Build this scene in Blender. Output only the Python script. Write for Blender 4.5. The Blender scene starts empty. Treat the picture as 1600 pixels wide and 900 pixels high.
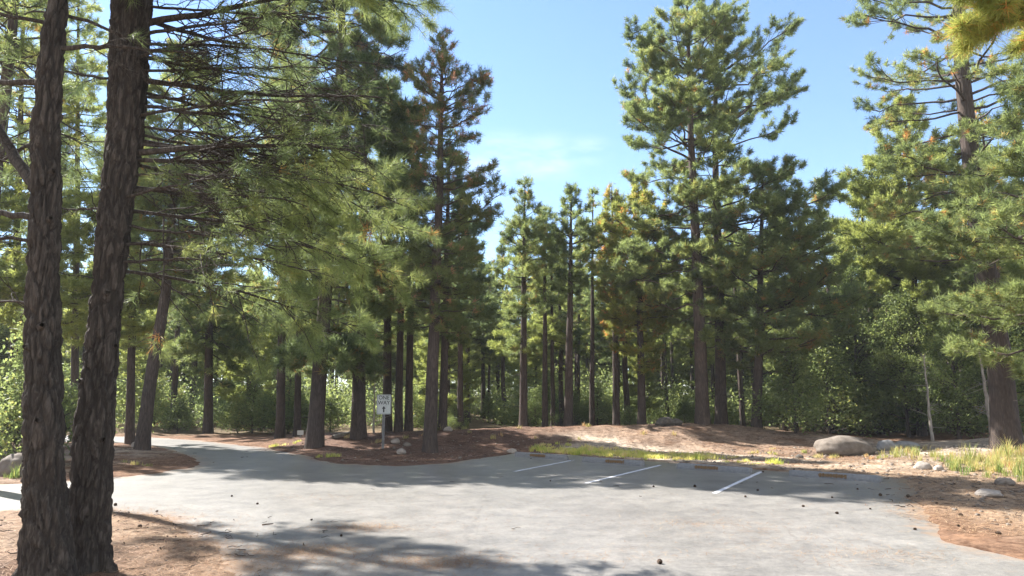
import bpy, math, random
import numpy as np
from mathutils import Vector, Matrix, noise

# ------------------------------------------------------------------ camera, sky, sun, exposure
scene = bpy.context.scene
COL = scene.collection
F, CAMH, PITCH = 1120.0, 1.7, math.radians(8.6)
CP, SP = math.cos(PITCH), math.sin(PITCH)
cam = bpy.data.cameras.new("camera"); cam.sensor_width = 36; cam.lens = 36 * F / 1600
cam.clip_start = 0.05; cam.clip_end = 3000
camo = bpy.data.objects.new("camera", cam); COL.objects.link(camo)
camo.location = (0, 0, CAMH); camo.rotation_euler = (math.pi / 2 + PITCH, 0, 0)
scene.camera = camo

AZ, EL = math.radians(-55), math.radians(43)        # sun: ahead and to the left
S = Vector((math.sin(AZ) * math.cos(EL), math.cos(AZ) * math.cos(EL), math.sin(EL)))
sl = bpy.data.lights.new("sun", 'SUN'); sl.energy = 4.9; sl.angle = math.radians(0.53); sl.color = (1, .965, .91)
so = bpy.data.objects.new("sun", sl); COL.objects.link(so); so.rotation_euler = S.to_track_quat('Z', 'Y').to_euler()

w = bpy.data.worlds.new("World"); scene.world = w; w.use_nodes = True
nt = w.node_tree; nt.nodes.clear()
def N(t, tree=None, **k):
    n = (tree or nt).nodes.new(t)
    for a, b in k.items(): setattr(n, a, b)
    return n
sky = N('ShaderNodeTexSky', sky_type='NISHITA'); sky.sun_disc = False
sky.sun_elevation = EL; sky.sun_rotation = AZ; sky.air_density = 1.0; sky.dust_density = .25; sky.ozone_density = 3.4; sky.altitude = 1200
bg = N('ShaderNodeBackground'); bg.inputs[1].default_value = 0.085
wo = N('ShaderNodeOutputWorld')
tc = N('ShaderNodeTexCoord')
def cloud_dir(px, py):
    u, v = (px - 800) / F, (450 - py) / F
    d = Vector((u, CP - v * SP, SP + v * CP)); d.normalize(); return d
masks = None
mp = N('ShaderNodeMapping'); mp.inputs['Scale'].default_value = (5.0, 5.0, 19.0); nt.links.new(tc.outputs['Generated'], mp.inputs[0])
ns = N('ShaderNodeTexNoise'); ns.inputs['Scale'].default_value = 2.2; ns.inputs['Detail'].default_value = 7; ns.inputs['Roughness'].default_value = .6
nt.links.new(mp.outputs[0], ns.inputs[0])
cr = N('ShaderNodeMapRange'); cr.inputs[1].default_value = .36; cr.inputs[2].default_value = .62
nt.links.new(ns.outputs[0], cr.inputs[0])
tot = None
for (px, py, rad, amp) in ((790, 232, .06, .30), (850, 247, .08, .32), (760, 262, .06, .28), (915, 236, .05, .25), (730, 300, .07, .2)):
    d = cloud_dir(px, py)
    sub = N('ShaderNodeVectorMath', operation='SUBTRACT'); nt.links.new(tc.outputs['Generated'], sub.inputs[0]); sub.inputs[1].default_value = d
    sc_ = N('ShaderNodeVectorMath', operation='MULTIPLY'); nt.links.new(sub.outputs[0], sc_.inputs[0]); sc_.inputs[1].default_value = (1, 1, 1.9)
    ln = N('ShaderNodeVectorMath', operation='LENGTH'); nt.links.new(sc_.outputs[0], ln.inputs[0])
    mr = N('ShaderNodeMapRange', interpolation_type='SMOOTHSTEP'); mr.inputs[1].default_value = 0; mr.inputs[2].default_value = rad; mr.inputs[3].default_value = amp; mr.inputs[4].default_value = 0
    nt.links.new(ln.outputs[1], mr.inputs[0])
    if tot is None: tot = mr.outputs[0]
    else:
        a = N('ShaderNodeMath', operation='MAXIMUM'); nt.links.new(tot, a.inputs[0]); nt.links.new(mr.outputs[0], a.inputs[1]); tot = a.outputs[0]
mm = N('ShaderNodeMath', operation='MULTIPLY'); nt.links.new(tot, mm.inputs[0]); nt.links.new(cr.outputs[0], mm.inputs[1])
mx = N('ShaderNodeMix', data_type='RGBA'); nt.links.new(mm.outputs[0], mx.inputs[0])
nt.links.new(sky.outputs[0], mx.inputs[6]); mx.inputs[7].default_value = (5.6, 5.7, 5.9, 1)
# cloud bank added to the unseen sky overhead and behind the camera, lifts the shade
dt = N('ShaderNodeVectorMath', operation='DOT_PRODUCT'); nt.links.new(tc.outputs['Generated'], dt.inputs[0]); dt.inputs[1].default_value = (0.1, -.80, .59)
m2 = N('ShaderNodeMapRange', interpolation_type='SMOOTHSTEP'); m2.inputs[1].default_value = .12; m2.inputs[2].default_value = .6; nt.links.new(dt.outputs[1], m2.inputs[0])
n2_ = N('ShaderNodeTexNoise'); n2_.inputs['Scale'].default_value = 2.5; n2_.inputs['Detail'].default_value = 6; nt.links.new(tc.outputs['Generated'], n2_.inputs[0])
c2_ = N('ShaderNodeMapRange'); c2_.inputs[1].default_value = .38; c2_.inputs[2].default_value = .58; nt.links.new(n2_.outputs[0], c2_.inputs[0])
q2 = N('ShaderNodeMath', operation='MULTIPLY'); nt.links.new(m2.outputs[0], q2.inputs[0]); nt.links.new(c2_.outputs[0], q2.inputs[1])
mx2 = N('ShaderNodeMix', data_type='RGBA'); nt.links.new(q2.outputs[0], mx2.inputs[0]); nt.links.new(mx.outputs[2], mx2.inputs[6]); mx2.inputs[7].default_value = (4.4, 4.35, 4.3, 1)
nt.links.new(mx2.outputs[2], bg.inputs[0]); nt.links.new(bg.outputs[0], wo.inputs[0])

scene.view_settings.view_transform = 'Standard'; scene.view_settings.look = 'None'
scene.view_settings.gamma = 1; scene.view_settings.exposure = 1.92
scene.render.engine = 'CYCLES'
scene.cycles.max_bounces = 6; scene.cycles.diffuse_bounces = 4; scene.cycles.transmission_bounces = 4
scene.cycles.use_denoising = True
random.seed(5)
RG = np.random.default_rng(11)

# ------------------------------------------------------------------ helpers
def ground_px(px, py, z=0.0):
    u, v = (px - 800) / F, (450 - py) / F
    t = (z - CAMH) / (SP + v * CP)
    return (u * t, (CP - v * SP) * t)
def at(px, py, Y):
    u, v = (px - 800) / F, (450 - py) / F
    t = Y / (CP - v * SP)
    return np.array((u * t, Y, CAMH + t * (SP + v * CP)))
def sstep(a, b, x):
    t = np.clip((x - a) / (b - a), 0, 1); return t * t * (3 - 2 * t)

def mk(name, V, faces, mat, parent=None, smooth=False, attrs=None, link=True):
    """faces: list of int arrays (n,3) or (n,4)"""
    me = bpy.data.meshes.new(name)
    V = np.asarray(V, dtype=np.float32)
    me.vertices.add(len(V)); me.vertices.foreach_set('co', V.ravel())
    faces = [np.asarray(f) for f in faces if len(f)]
    li = np.concatenate([f.ravel() for f in faces]).astype(np.int32)
    sizes = np.concatenate([np.full(len(f), f.shape[1], np.int32) for f in faces])
    st = np.concatenate([[0], np.cumsum(sizes)[:-1]]).astype(np.int32)
    me.loops.add(len(li)); me.loops.foreach_set('vertex_index', li)
    me.polygons.add(len(sizes)); me.polygons.foreach_set('loop_start', st); me.polygons.foreach_set('loop_total', sizes)
    if smooth: me.polygons.foreach_set('use_smooth', np.ones(len(sizes), bool))
    for k, (dt, arr) in (attrs or {}).items():
        at_ = me.attributes.new(k, dt, 'POINT')
        at_.data.foreach_set('value' if dt == 'FLOAT' else 'color', np.asarray(arr, np.float32).ravel())
    me.update(calc_edges=True); me.validate()
    if mat: me.materials.append(mat)
    if not link: return me
    o = bpy.data.objects.new(name, me); COL.objects.link(o)
    if parent: o.parent = parent
    return o
def tag(o, label=None, cat=None, group=None, kind=None):
    if label: o['label'] = label
    if cat: o['category'] = cat
    if group: o['group'] = group
    if kind: o['kind'] = kind
    return o
def empty(name, loc, rz=0):
    o = bpy.data.objects.new(name, None); COL.objects.link(o); o.location = loc; o.rotation_euler = (0, 0, rz)
    o.empty_display_size = .2
    return o
def link_part(name, me, parent):
    o = bpy.data.objects.new(name, me); COL.objects.link(o); o.parent = parent; return o

def nrm(a): return a / np.maximum(np.linalg.norm(a, axis=-1, keepdims=True), 1e-9)

# ------------------------------------------------------------------ materials
def mat(name):
    m = bpy.data.materials.new(name); m.use_nodes = True
    t = m.node_tree; t.nodes.clear(); return m, t
def ramp(t, stops):
    r = t.nodes.new('ShaderNodeValToRGB'); e = r.color_ramp.elements
    while len(e) < len(stops): e.new(.5)
    for i, (p, c) in enumerate(stops): e[i].position = p; e[i].color = (*c, 1)
    return r
def foliage_mat(name, stops, trans=.5, rough=.5):
    m, t = mat(name); L = t.links.new
    a = N('ShaderNodeAttribute', t, attribute_name='tint')
    oi = N('ShaderNodeObjectInfo', t)
    ad = N('ShaderNodeMath', t, operation='MULTIPLY_ADD'); L(oi.outputs['Random'], ad.inputs[0]); ad.inputs[1].default_value = .16; 
    sb = N('ShaderNodeMath', t, operation='SUBTRACT'); L(a.outputs['Fac'], sb.inputs[0]); sb.inputs[1].default_value = .08
    L(sb.outputs[0], ad.inputs[2])
    r = ramp(t, stops); L(ad.outputs[0], r.inputs[0])
    d = N('ShaderNodeBsdfPrincipled', t); d.inputs['Roughness'].default_value = rough; d.inputs['Specular IOR Level'].default_value = .18
    L(r.outputs[0], d.inputs['Base Color'])
    tr = N('ShaderNodeBsdfTranslucent', t)
    hs = N('ShaderNodeHueSaturation', t); hs.inputs['Value'].default_value = 2.25; hs.inputs['Saturation'].default_value = 1.04; hs.inputs['Hue'].default_value = .49
    L(r.outputs[0], hs.inputs['Color']); L(hs.outputs[0], tr.inputs[0])
    ms = N('ShaderNodeMixShader', t); ms.inputs[0].default_value = trans
    L(d.outputs[0], ms.inputs[1]); L(tr.outputs[0], ms.inputs[2])
    o = N('ShaderNodeOutputMaterial', t); L(ms.outputs[0], o.inputs[0]); return m
G_PINE = foliage_mat('needles_green', [(0, (.066, .092, .040)), (.4, (.124, .158, .058)), (.75, (.178, .208, .070)), (.93, (.23, .23, .07)), (1, (.30, .15, .05))])
G_DARK = foliage_mat('needles_dark', [(0, (.056, .080, .040)), (.5, (.105, .138, .054)), (.9, (.14, .165, .052)), (1, (.25, .15, .05))])
G_YEL = foliage_mat('needles_yellow', [(0, (.10, .12, .035)), (.5, (.18, .20, .052)), (.9, (.26, .27, .07)), (1, (.42, .18, .06))], .5)
G_BRN = foliage_mat('needles_rusty', [(0, (.060, .078, .036)), (.45, (.115, .142, .05)), (.74, (.17, .175, .065)), (.8, (.25, .145, .08)), (1, (.40, .21, .12))])
G_LEAF = foliage_mat('leaves_green', [(0, (.055, .080, .030)), (.5, (.11, .145, .048)), (1, (.19, .22, .075))], .42)
G_FAR = foliage_mat('needles_far', [(0, (.10, .128, .042)), (.5, (.175, .205, .06)), (1, (.23, .25, .07))], .5)
G_GRASS = foliage_mat('grass_blades', [(0, (.20, .28, .05)), (.4, (.42, .44, .11)), (.8, (.56, .50, .20)), (1, (.52, .42, .24))], .4)
G_DRY = foliage_mat('dry_grass', [(0, (.12, .18, .05)), (.4, (.30, .30, .10)), (.8, (.42, .33, .16)), (1, (.38, .17, .07))], .35)
G_LITTER = foliage_mat('fallen_needles', [(0, (.11, .065, .042)), (.4, (.22, .125, .070)), (.75, (.36, .235, .14)), (1, (.50, .38, .24))], .15)

def bark_mat(name, c0, c1, c2, scale=1.0, bump=.6, near=False):
    m, t = mat(name); L = t.links.new
    tc = N('ShaderNodeTexCoord', t); mp = N('ShaderNodeMapping', t)
    mp.inputs['Scale'].default_value = (11 * scale, 11 * scale, 1.7 * scale); L(tc.outputs['Object'], mp.inputs[0])
    n0 = N('ShaderNodeTexNoise', t); n0.inputs['Scale'].default_value = 1.3; n0.inputs['Detail'].default_value = 3; L(mp.outputs[0], n0.inputs[0])
    vm = N('ShaderNodeVectorMath', t, operation='MULTIPLY_ADD'); L(n0.outputs[1], vm.inputs[0]); vm.inputs[1].default_value = (1.6, 1.6, 1.6); L(mp.outputs[0], vm.inputs[2])
    vo = N('ShaderNodeTexVoronoi', t, feature='DISTANCE_TO_EDGE'); vo.inputs['Scale'].default_value = 1.6; L(vm.outputs[0], vo.inputs[0])
    n1 = N('ShaderNodeTexNoise', t); n1.inputs['Scale'].default_value = 5; n1.inputs['Detail'].default_value = 8; n1.inputs['Roughness'].default_value = .65; L(mp.outputs[0], n1.inputs[0])
    mr = N('ShaderNodeMapRange', t); mr.inputs[1].default_value = 0; mr.inputs[2].default_value = .22; L(vo.outputs[0], mr.inputs[0])
    mu = N('ShaderNodeMath', t, operation='MULTIPLY'); mr.inputs[3].default_value = .58; L(mr.outputs[0], mu.inputs[0]); L(n1.outputs[0], mu.inputs[1])
    r = ramp(t, [(0.10, c0), (.36, c1), (.70, c2)]); L(mu.outputs[0], r.inputs[0])
    n2 = N('ShaderNodeTexNoise', t); n2.inputs['Scale'].default_value = .8; n2.inputs['Detail'].default_value = 4; L(tc.outputs['Object'], n2.inputs[0])
    hs = N('ShaderNodeMix', t, data_type='RGBA', blend_type='MULTIPLY'); hs.inputs[0].default_value = .7
    r2 = ramp(t, [(.3, (.62, .60, .60)), (.7, (1.15, 1.05, 1.0))]); L(n2.outputs[0], r2.inputs[0]); L(r.outputs[0], hs.inputs[6]); L(r2.outputs[0], hs.inputs[7])
    ck = N('ShaderNodeAttribute', t, attribute_name='crack')
    cm = N('ShaderNodeMix', t, data_type='RGBA'); L(ck.outputs['Fac'], cm.inputs[0]); L(hs.outputs[2], cm.inputs[6]); cm.inputs[7].default_value = (*c0, 1)
    d = N('ShaderNodeBsdfPrincipled', t); d.inputs['Roughness'].default_value = .9; d.inputs['Specular IOR Level'].default_value = .2; L(cm.outputs[2], d.inputs['Base Color'])
    b = N('ShaderNodeBump', t); b.inputs['Strength'].default_value = bump; b.inputs['Distance'].default_value = .03; L(mu.outputs[0], b.inputs['Height']); L(b.outputs[0], d.inputs['Normal'])
    o = N('ShaderNodeOutputMaterial', t); L(d.outputs[0], o.inputs[0]); return m
B_NEAR = bark_mat('bark_near', (.022, .018, .015), (.062, .053, .045), (.14, .124, .108), .9, 1.0)
B_MID = bark_mat('bark_mid', (.030, .024, .021), (.070, .055, .047), (.12, .097, .083), .7, .6)
B_RED = bark_mat('bark_red', (.032, .025, .021), (.078, .060, .050), (.135, .106, .090), .7, .6)
B_LIGHT = bark_mat('bark_pale', (.15, .13, .11), (.34, .31, .27), (.50, .47, .42), .7, .5)

def simple_mat(name, c1, c2, scale=8, rough=.85, bump=.3, spec=.3, detail=8, dist=.02):
    m, t = mat(name); L = t.links.new
    tc = N('ShaderNodeTexCoord', t); n = N('ShaderNodeTexNoise', t); n.inputs['Scale'].default_value = scale; n.inputs['Detail'].default_value = detail; n.inputs['Roughness'].default_value = .65
    L(tc.outputs['Object'], n.inputs[0]); r = ramp(t, [(.3, c1), (.7 if spec != .31 else .46, c2)]); L(n.outputs[0], r.inputs[0])
    d = N('ShaderNodeBsdfPrincipled', t); d.inputs['Roughness'].default_value = rough; d.inputs['Specular IOR Level'].default_value = spec; L(r.outputs[0], d.inputs['Base Color'])
    b = N('ShaderNodeBump', t); b.inputs['Strength'].default_value = bump; b.inputs['Distance'].default_value = dist; L(n.outputs[0], b.inputs['Height']); L(b.outputs[0], d.inputs['Normal'])
    o = N('ShaderNodeOutputMaterial', t); L(d.outputs[0], o.inputs[0]); return m
M_ROCK = simple_mat('granite', (.11, .088, .070), (.21, .178, .148), 6, .9, .6)
M_ROCKG = simple_mat('grey_granite', (.17, .165, .16), (.30, .295, .29), 6, .9, .6)
M_ROCKP = simple_mat('pale_rock', (.22, .185, .155), (.38, .335, .29), 9, .9, .5)
M_DARK = simple_mat('dark_rock', (.05, .045, .04), (.14, .12, .10), 9, .95, .6)
M_CONC = simple_mat('wheel_stop_concrete', (.15, .15, .152), (.225, .222, .22), 14, .9, .3)
M_RUST = simple_mat('brown_paint', (.10, .055, .02), (.19, .11, .05), 30, .8, .3)
M_PAINT = simple_mat('line_paint', (.18, .18, .18), (.56, .57, .60), 26, .7, .15, .31)
M_SIGN = simple_mat('sign_white', (.42, .44, .42), (.56, .58, .55), 5, .55, .03)
M_INK = simple_mat('sign_ink', (.035, .035, .035), (.07, .07, .065), 30, .6, .05)
M_STEEL = simple_mat('post_steel', (.16, .155, .15), (.26, .25, .24), 12, .6, .1, .5)
M_CONE = simple_mat('cone_scales', (.035, .022, .014), (.11, .07, .045), 40, .85, .3)
M_PEB = simple_mat('pebble_stone', (.20, .16, .13), (.38, .33, .28), 3, .9, .3)
M_WOOD = simple_mat('grey_deadwood', (.22, .19, .16), (.40, .36, .31), 12, .9, .5)

# asphalt
def asphalt():
    m, t = mat('aged_asphalt'); L = t.links.new
    tc = N('ShaderNodeTexCoord', t); P = tc.outputs['Object']
    n1 = N('ShaderNodeTexNoise', t); n1.inputs['Scale'].default_value = .35; n1.inputs['Detail'].default_value = 6; L(P, n1.inputs[0])
    n2 = N('ShaderNodeTexNoise', t); n2.inputs['Scale'].default_value = 60; n2.inputs['Detail'].default_value = 6; n2.inputs['Roughness'].default_value = .75; L(P, n2.inputs[0])
    n3 = N('ShaderNodeTexNoise', t); n3.inputs['Scale'].default_value = 2.2; n3.inputs['Detail'].default_value = 8; n3.inputs['Roughness'].default_value = .7; L(P, n3.inputs[0])
    r1 = ramp(t, [(.3, (.182, .172, .160)), (.7, (.252, .239, .224))]); L(n1.outputs[0], r1.inputs[0])
    r2 = ramp(t, [(.25, (.45, .45, .45)), (.75, (1.5, 1.5, 1.48))]); L(n2.outputs[0], r2.inputs[0])
    r3 = ramp(t, [(.3, (.66, .66, .67)), (.7, (1.2, 1.18, 1.16))]); L(n3.outputs[0], r3.inputs[0])
    a = N('ShaderNodeMix', t, data_type='RGBA', blend_type='MULTIPLY'); a.inputs[0].default_value = 1; L(r1.outputs[0], a.inputs[6]); L(r2.outputs[0], a.inputs[7])
    b = N('ShaderNodeMix', t, data_type='RGBA', blend_type='MULTIPLY'); b.inputs[0].default_value = 1; L(a.outputs[2], b.inputs[6]); L(r3.outputs[0], b.inputs[7])
    n5 = N('ShaderNodeTexNoise', t); n5.inputs['Scale'].default_value = 13; n5.inputs['Detail'].default_value = 5; n5.inputs['Roughness'].default_value = .8; L(P, n5.inputs[0])
    r5 = ramp(t, [(.3, (.72, .72, .72)), (.7, (1.26, 1.26, 1.25))]); L(n5.outputs[0], r5.inputs[0])
    b5 = N('ShaderNodeMix', t, data_type='RGBA', blend_type='MULTIPLY'); b5.inputs[0].default_value = 1; L(b.outputs[2], b5.inputs[6]); L(r5.outputs[0], b5.inputs[7])
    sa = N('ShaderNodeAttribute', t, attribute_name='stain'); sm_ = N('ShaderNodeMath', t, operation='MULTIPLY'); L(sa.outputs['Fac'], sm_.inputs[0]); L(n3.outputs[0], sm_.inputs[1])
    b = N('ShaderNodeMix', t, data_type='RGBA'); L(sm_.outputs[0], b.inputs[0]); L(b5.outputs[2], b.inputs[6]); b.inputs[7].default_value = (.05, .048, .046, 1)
    # cracks
    vm = N('ShaderNodeVectorMath', t, operation='MULTIPLY_ADD'); L(n3.outputs[1], vm.inputs[0]); vm.inputs[1].default_value = (.5, .5, 0); L(P, vm.inputs[2])
    vo = N('ShaderNodeTexVoronoi', t, feature='DISTANCE_TO_EDGE'); vo.inputs['Scale'].default_value = .22; L(vm.outputs[0], vo.inputs[0])
    cr = N('ShaderNodeMapRange', t); cr.inputs[1].default_value = .001; cr.inputs[2].default_value = .005; cr.inputs[3].default_value = .22; cr.inputs[4].default_value = 0; L(vo.outputs[0], cr.inputs[0])
    c = N('ShaderNodeMix', t, data_type='RGBA'); L(cr.outputs[0], c.inputs[0]); L(b.outputs[2], c.inputs[6]); c.inputs[7].default_value = (.06, .058, .056, 1)
    # drifts of dust and fallen needles (own shape, stays put)
    n4 = N('ShaderNodeTexNoise', t); n4.inputs['Scale'].default_value = 2.6; n4.inputs['Detail'].default_value = 9; n4.inputs['Roughness'].default_value = .72; L(P, n4.inputs[0])
    at_ = N('ShaderNodeAttribute', t, attribute_name='dust')
    ad = N('ShaderNodeMath', t, operation='ADD'); L(n4.outputs[0], ad.inputs[0]); L(at_.outputs['Fac'], ad.inputs[1])
    dr = N('ShaderNodeMapRange', t); dr.inputs[1].default_value = .66; dr.inputs[2].default_value = .86; dr.inputs[4].default_value = .75; L(ad.outputs[0], dr.inputs[0])
    e = N('ShaderNodeMix', t, data_type='RGBA'); L(dr.outputs[0], e.inputs[0]); L(c.outputs[2], e.inputs[6]); e.inputs[7].default_value = (.30, .20, .13, 1)
    d = N('ShaderNodeBsdfPrincipled', t); d.inputs['Roughness'].default_value = .38; d.inputs['Specular IOR Level'].default_value = .9; L(e.outputs[2], d.inputs['Base Color'])
    bp = N('ShaderNodeBump', t); bp.inputs['Strength'].default_value = .5; bp.inputs['Distance'].default_value = .008; L(n2.outputs[0], bp.inputs['Height']); L(bp.outputs[0], d.inputs['Normal'])
    o = N('ShaderNodeOutputMaterial', t); L(d.outputs[0], o.inputs[0]); return m
M_ASPH = asphalt()

def ground_material():
    m, t = mat('forest_ground'); L = t.links.new
    tc = N('ShaderNodeTexCoord', t); P = tc.outputs['Object']
    ca = N('ShaderNodeAttribute', t, attribute_name='zone')
    n1 = N('ShaderNodeTexNoise', t); n1.inputs['Scale'].default_value = 1.4; n1.inputs['Detail'].default_value = 10; n1.inputs['Roughness'].default_value = .72; L(P, n1.inputs[0])
    n2 = N('ShaderNodeTexNoise', t); n2.inputs['Scale'].default_value = 22; n2.inputs['Detail'].default_value = 8; n2.inputs['Roughness'].default_value = .8; L(P, n2.inputs[0])
    r1 = ramp(t, [(.3, (.55, .53, .52)), (.5, (.95, .95, .95)), (.72, (1.45, 1.4, 1.3))]); L(n1.outputs[0], r1.inputs[0])
    r2 = ramp(t, [(.28, (.42, .38, .36)), (.5, (1, 1, 1)), (.75, (1.6, 1.58, 1.5))]); L(n2.outputs[0], r2.inputs[0])
    a = N('ShaderNodeMix', t, data_type='RGBA', blend_type='MULTIPLY'); a.inputs[0].default_value = 1; L(ca.outputs['Color'], a.inputs[6]); L(r1.outputs[0], a.inputs[7])
    b = N('ShaderNodeMix', t, data_type='RGBA', blend_type='MULTIPLY'); b.inputs[0].default_value = 1; L(a.outputs[2], b.inputs[6]); L(r2.outputs[0], b.inputs[7])
    n3 = N('ShaderNodeTexNoise', t); n3.inputs['Scale'].default_value = 6; n3.inputs['Detail'].default_value = 6; n3.inputs['Roughness'].default_value = .7; L(P, n3.inputs[0])
    r3 = ramp(t, [(.34, (.5, .42, .38)), (.52, (1, 1, 1)), (.68, (1.35, 1.33, 1.3))]); L(n3.outputs[0], r3.inputs[0])
    b3 = N('ShaderNodeMix', t, data_type='RGBA', blend_type='MULTIPLY'); b3.inputs[0].default_value = .9; L(b.outputs[2], b3.inputs[6]); L(r3.outputs[0], b3.inputs[7]); b = b3
    d = N('ShaderNodeBsdfPrincipled', t); d.inputs['Roughness'].default_value = .95; d.inputs['Specular IOR Level'].default_value = .1; L(b.outputs[2], d.inputs['Base Color'])
    bp = N('ShaderNodeBump', t); bp.inputs['Strength'].default_value = .8; bp.inputs['Distance'].default_value = .04
    ad = N('ShaderNodeMath', t, operation='MULTIPLY_ADD'); L(n2.outputs[0], ad.inputs[0]); ad.inputs[1].default_value = .5; L(n1.outputs[0], ad.inputs[2])
    L(ad.outputs[0], bp.inputs['Height']); L(bp.outputs[0], d.inputs['Normal'])
    o = N('ShaderNodeOutputMaterial', t); L(d.outputs[0], o.inputs[0]); return m
M_GROUND = ground_material()

# ------------------------------------------------------------------ terrain
PX = [(-1500, 764), (-600, 761), (0, 757), (120, 750), (240, 741), (300, 731), (318, 723), (290, 712), (245, 699), (205, 693), (100, 691), (-400, 690),
      (-500, 676), (100, 680), (235, 683), (300, 687), (400, 698), (470, 711), (530, 725), (620, 728), (700, 723), (760, 714), (800, 708), (870, 709),
      (960, 716), (1060, 723), (1200, 734), (1290, 741), (1375, 742), (1417, 749), (1428, 775), (1440, 800), (1500, 845), (1600, 872), (1800, 915)]
POLY = [ground_px(*p) for p in PX] + [(9.5, 4), (14, -3), (14, -12), (-3, -12), (-2.2, -3), (-2.3, 3.5)] + [ground_px(*p) for p in [(350, 905), (335, 860), (265, 814), (165, 799), (0, 798), (-1500, 806)]]
POLY = np.array(POLY)
def sdist(x, y):
    """signed distance to the asphalt outline, negative on the asphalt"""
    x = np.asarray(x, float); y = np.asarray(y, float)
    best = np.full(x.shape, 1e9); inside = np.zeros(x.shape, bool)
    n = len(POLY)
    for i in range(n):
        ax, ay = POLY[i]; bx, by = POLY[(i + 1) % n]
        ex, ey = bx - ax, by - ay
        t = np.clip(((x - ax) * ex + (y - ay) * ey) / (ex * ex + ey * ey), 0, 1)
        best = np.minimum(best, (x - ax - t * ex) ** 2 + (y - ay - t * ey) ** 2)
        c = (ay > y) != (by > y)
        with np.errstate(divide='ignore', invalid='ignore'):
            xi = ex * (y - ay) / (by - ay if by != ay else 1e-9) + ax
        inside ^= c & (x < xi)
    d = np.sqrt(best); return np.where(inside, -d, d)
def vn(x, y, s, seed=0):
    """smooth value noise, vectorised"""
    x = np.asarray(x) * s + 37.1 * seed; y = np.asarray(y) * s - 11.7 * seed
    xi = np.floor(x).astype(np.int64); yi = np.floor(y).astype(np.int64); fx = x - xi; fy = y - yi
    fx = fx * fx * (3 - 2 * fx); fy = fy * fy * (3 - 2 * fy)
    def h(a, b):
        v = (a * 374761393 + b * 668265263 + seed * 974711) & 0xffffffff
        v = ((v ^ (v >> 13)) * 1274126177) & 0xffffffff
        return ((v ^ (v >> 16)) & 0xffff) / 65535.0
    return (h(xi, yi) * (1 - fx) + h(xi + 1, yi) * fx) * (1 - fy) + (h(xi, yi + 1) * (1 - fx) + h(xi + 1, yi + 1) * fx) * fy
def fbm(x, y, s, o=4, seed=0):
    a = 0; amp = .5; tot = 0
    for i in range(o): a = a + amp * vn(x, y, s * 2 ** i, seed + i); tot += amp; amp *= .55
    return a / tot
RIDGE = [(-8.5, 26.5, .12), (-6, 26, .32), (-3, 26, .46), (0, 26.5, .55), (3.5, 27, .60), (6, 27, .66), (8, 27, .64), (10, 26.8, .42), (12, 26, .2)]
def H(x, y):
    x = np.asarray(x, float); y = np.asarray(y, float)
    sd = sdist(x, y)
    sdn = sd + (fbm(x, y, 1.3, 4, 3) - .5) * .6
    z = -.035 + .060 * sstep(-.25, .15, sdn)
    m = np.zeros_like(z)
    for (a, b) in zip(RIDGE[:-1], RIDGE[1:]):
        for k in range(4):
            t = k / 4; cx, cy, A = [a[i] * (1 - t) + b[i] * t for i in range(3)]
            m = np.maximum(m, A * np.exp(-((x - cx) ** 2 / 4.5 + (y - cy) ** 2 / np.where(y < cy, 6.0, 20.0))))
    m = np.maximum(m, .48 * np.exp(-((x - 17.5) ** 2 + (y - 21.5) ** 2) / 22))
    m = np.maximum(m, .22 * np.exp(-((x + 14) ** 2 / 8 + (y - 22.5) ** 2 / 6)))
    m = np.maximum(m, .16 * np.exp(-((x + 4.7) ** 2 + (y - 7.2) ** 2) / .9))
    out = sstep(0, 1.4, sd)
    far = np.clip(y - 36, 0, 60) * .03 + np.clip(-x - 18, 0, 40) * .02 + np.clip(x - 20, 0, 40) * .01
    bumps = (fbm(x, y, .45, 4, 9) - .5) * .22 + (fbm(x, y, 3.5, 3, 21) - .5) * .05
    return z + out * (m + far + bumps)
def Hs(x, y): return float(H(np.array([x]), np.array([y]))[0])
def axis(lo, hi, step, far, n):
    c = np.arange(lo, hi + step / 2, step)
    g = np.cumsum(step * 1.35 ** np.arange(1, n)); g = g / g[-1]
    return np.concatenate([(lo - g * far)[::-1], c, hi + g * far])
gx = axis(-24, 24, .14, 500, 24); gy = axis(2.5, 34, .14, 500, 24)
X, Y = np.meshgrid(gx, gy)
Z = H(X, Y)
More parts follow.
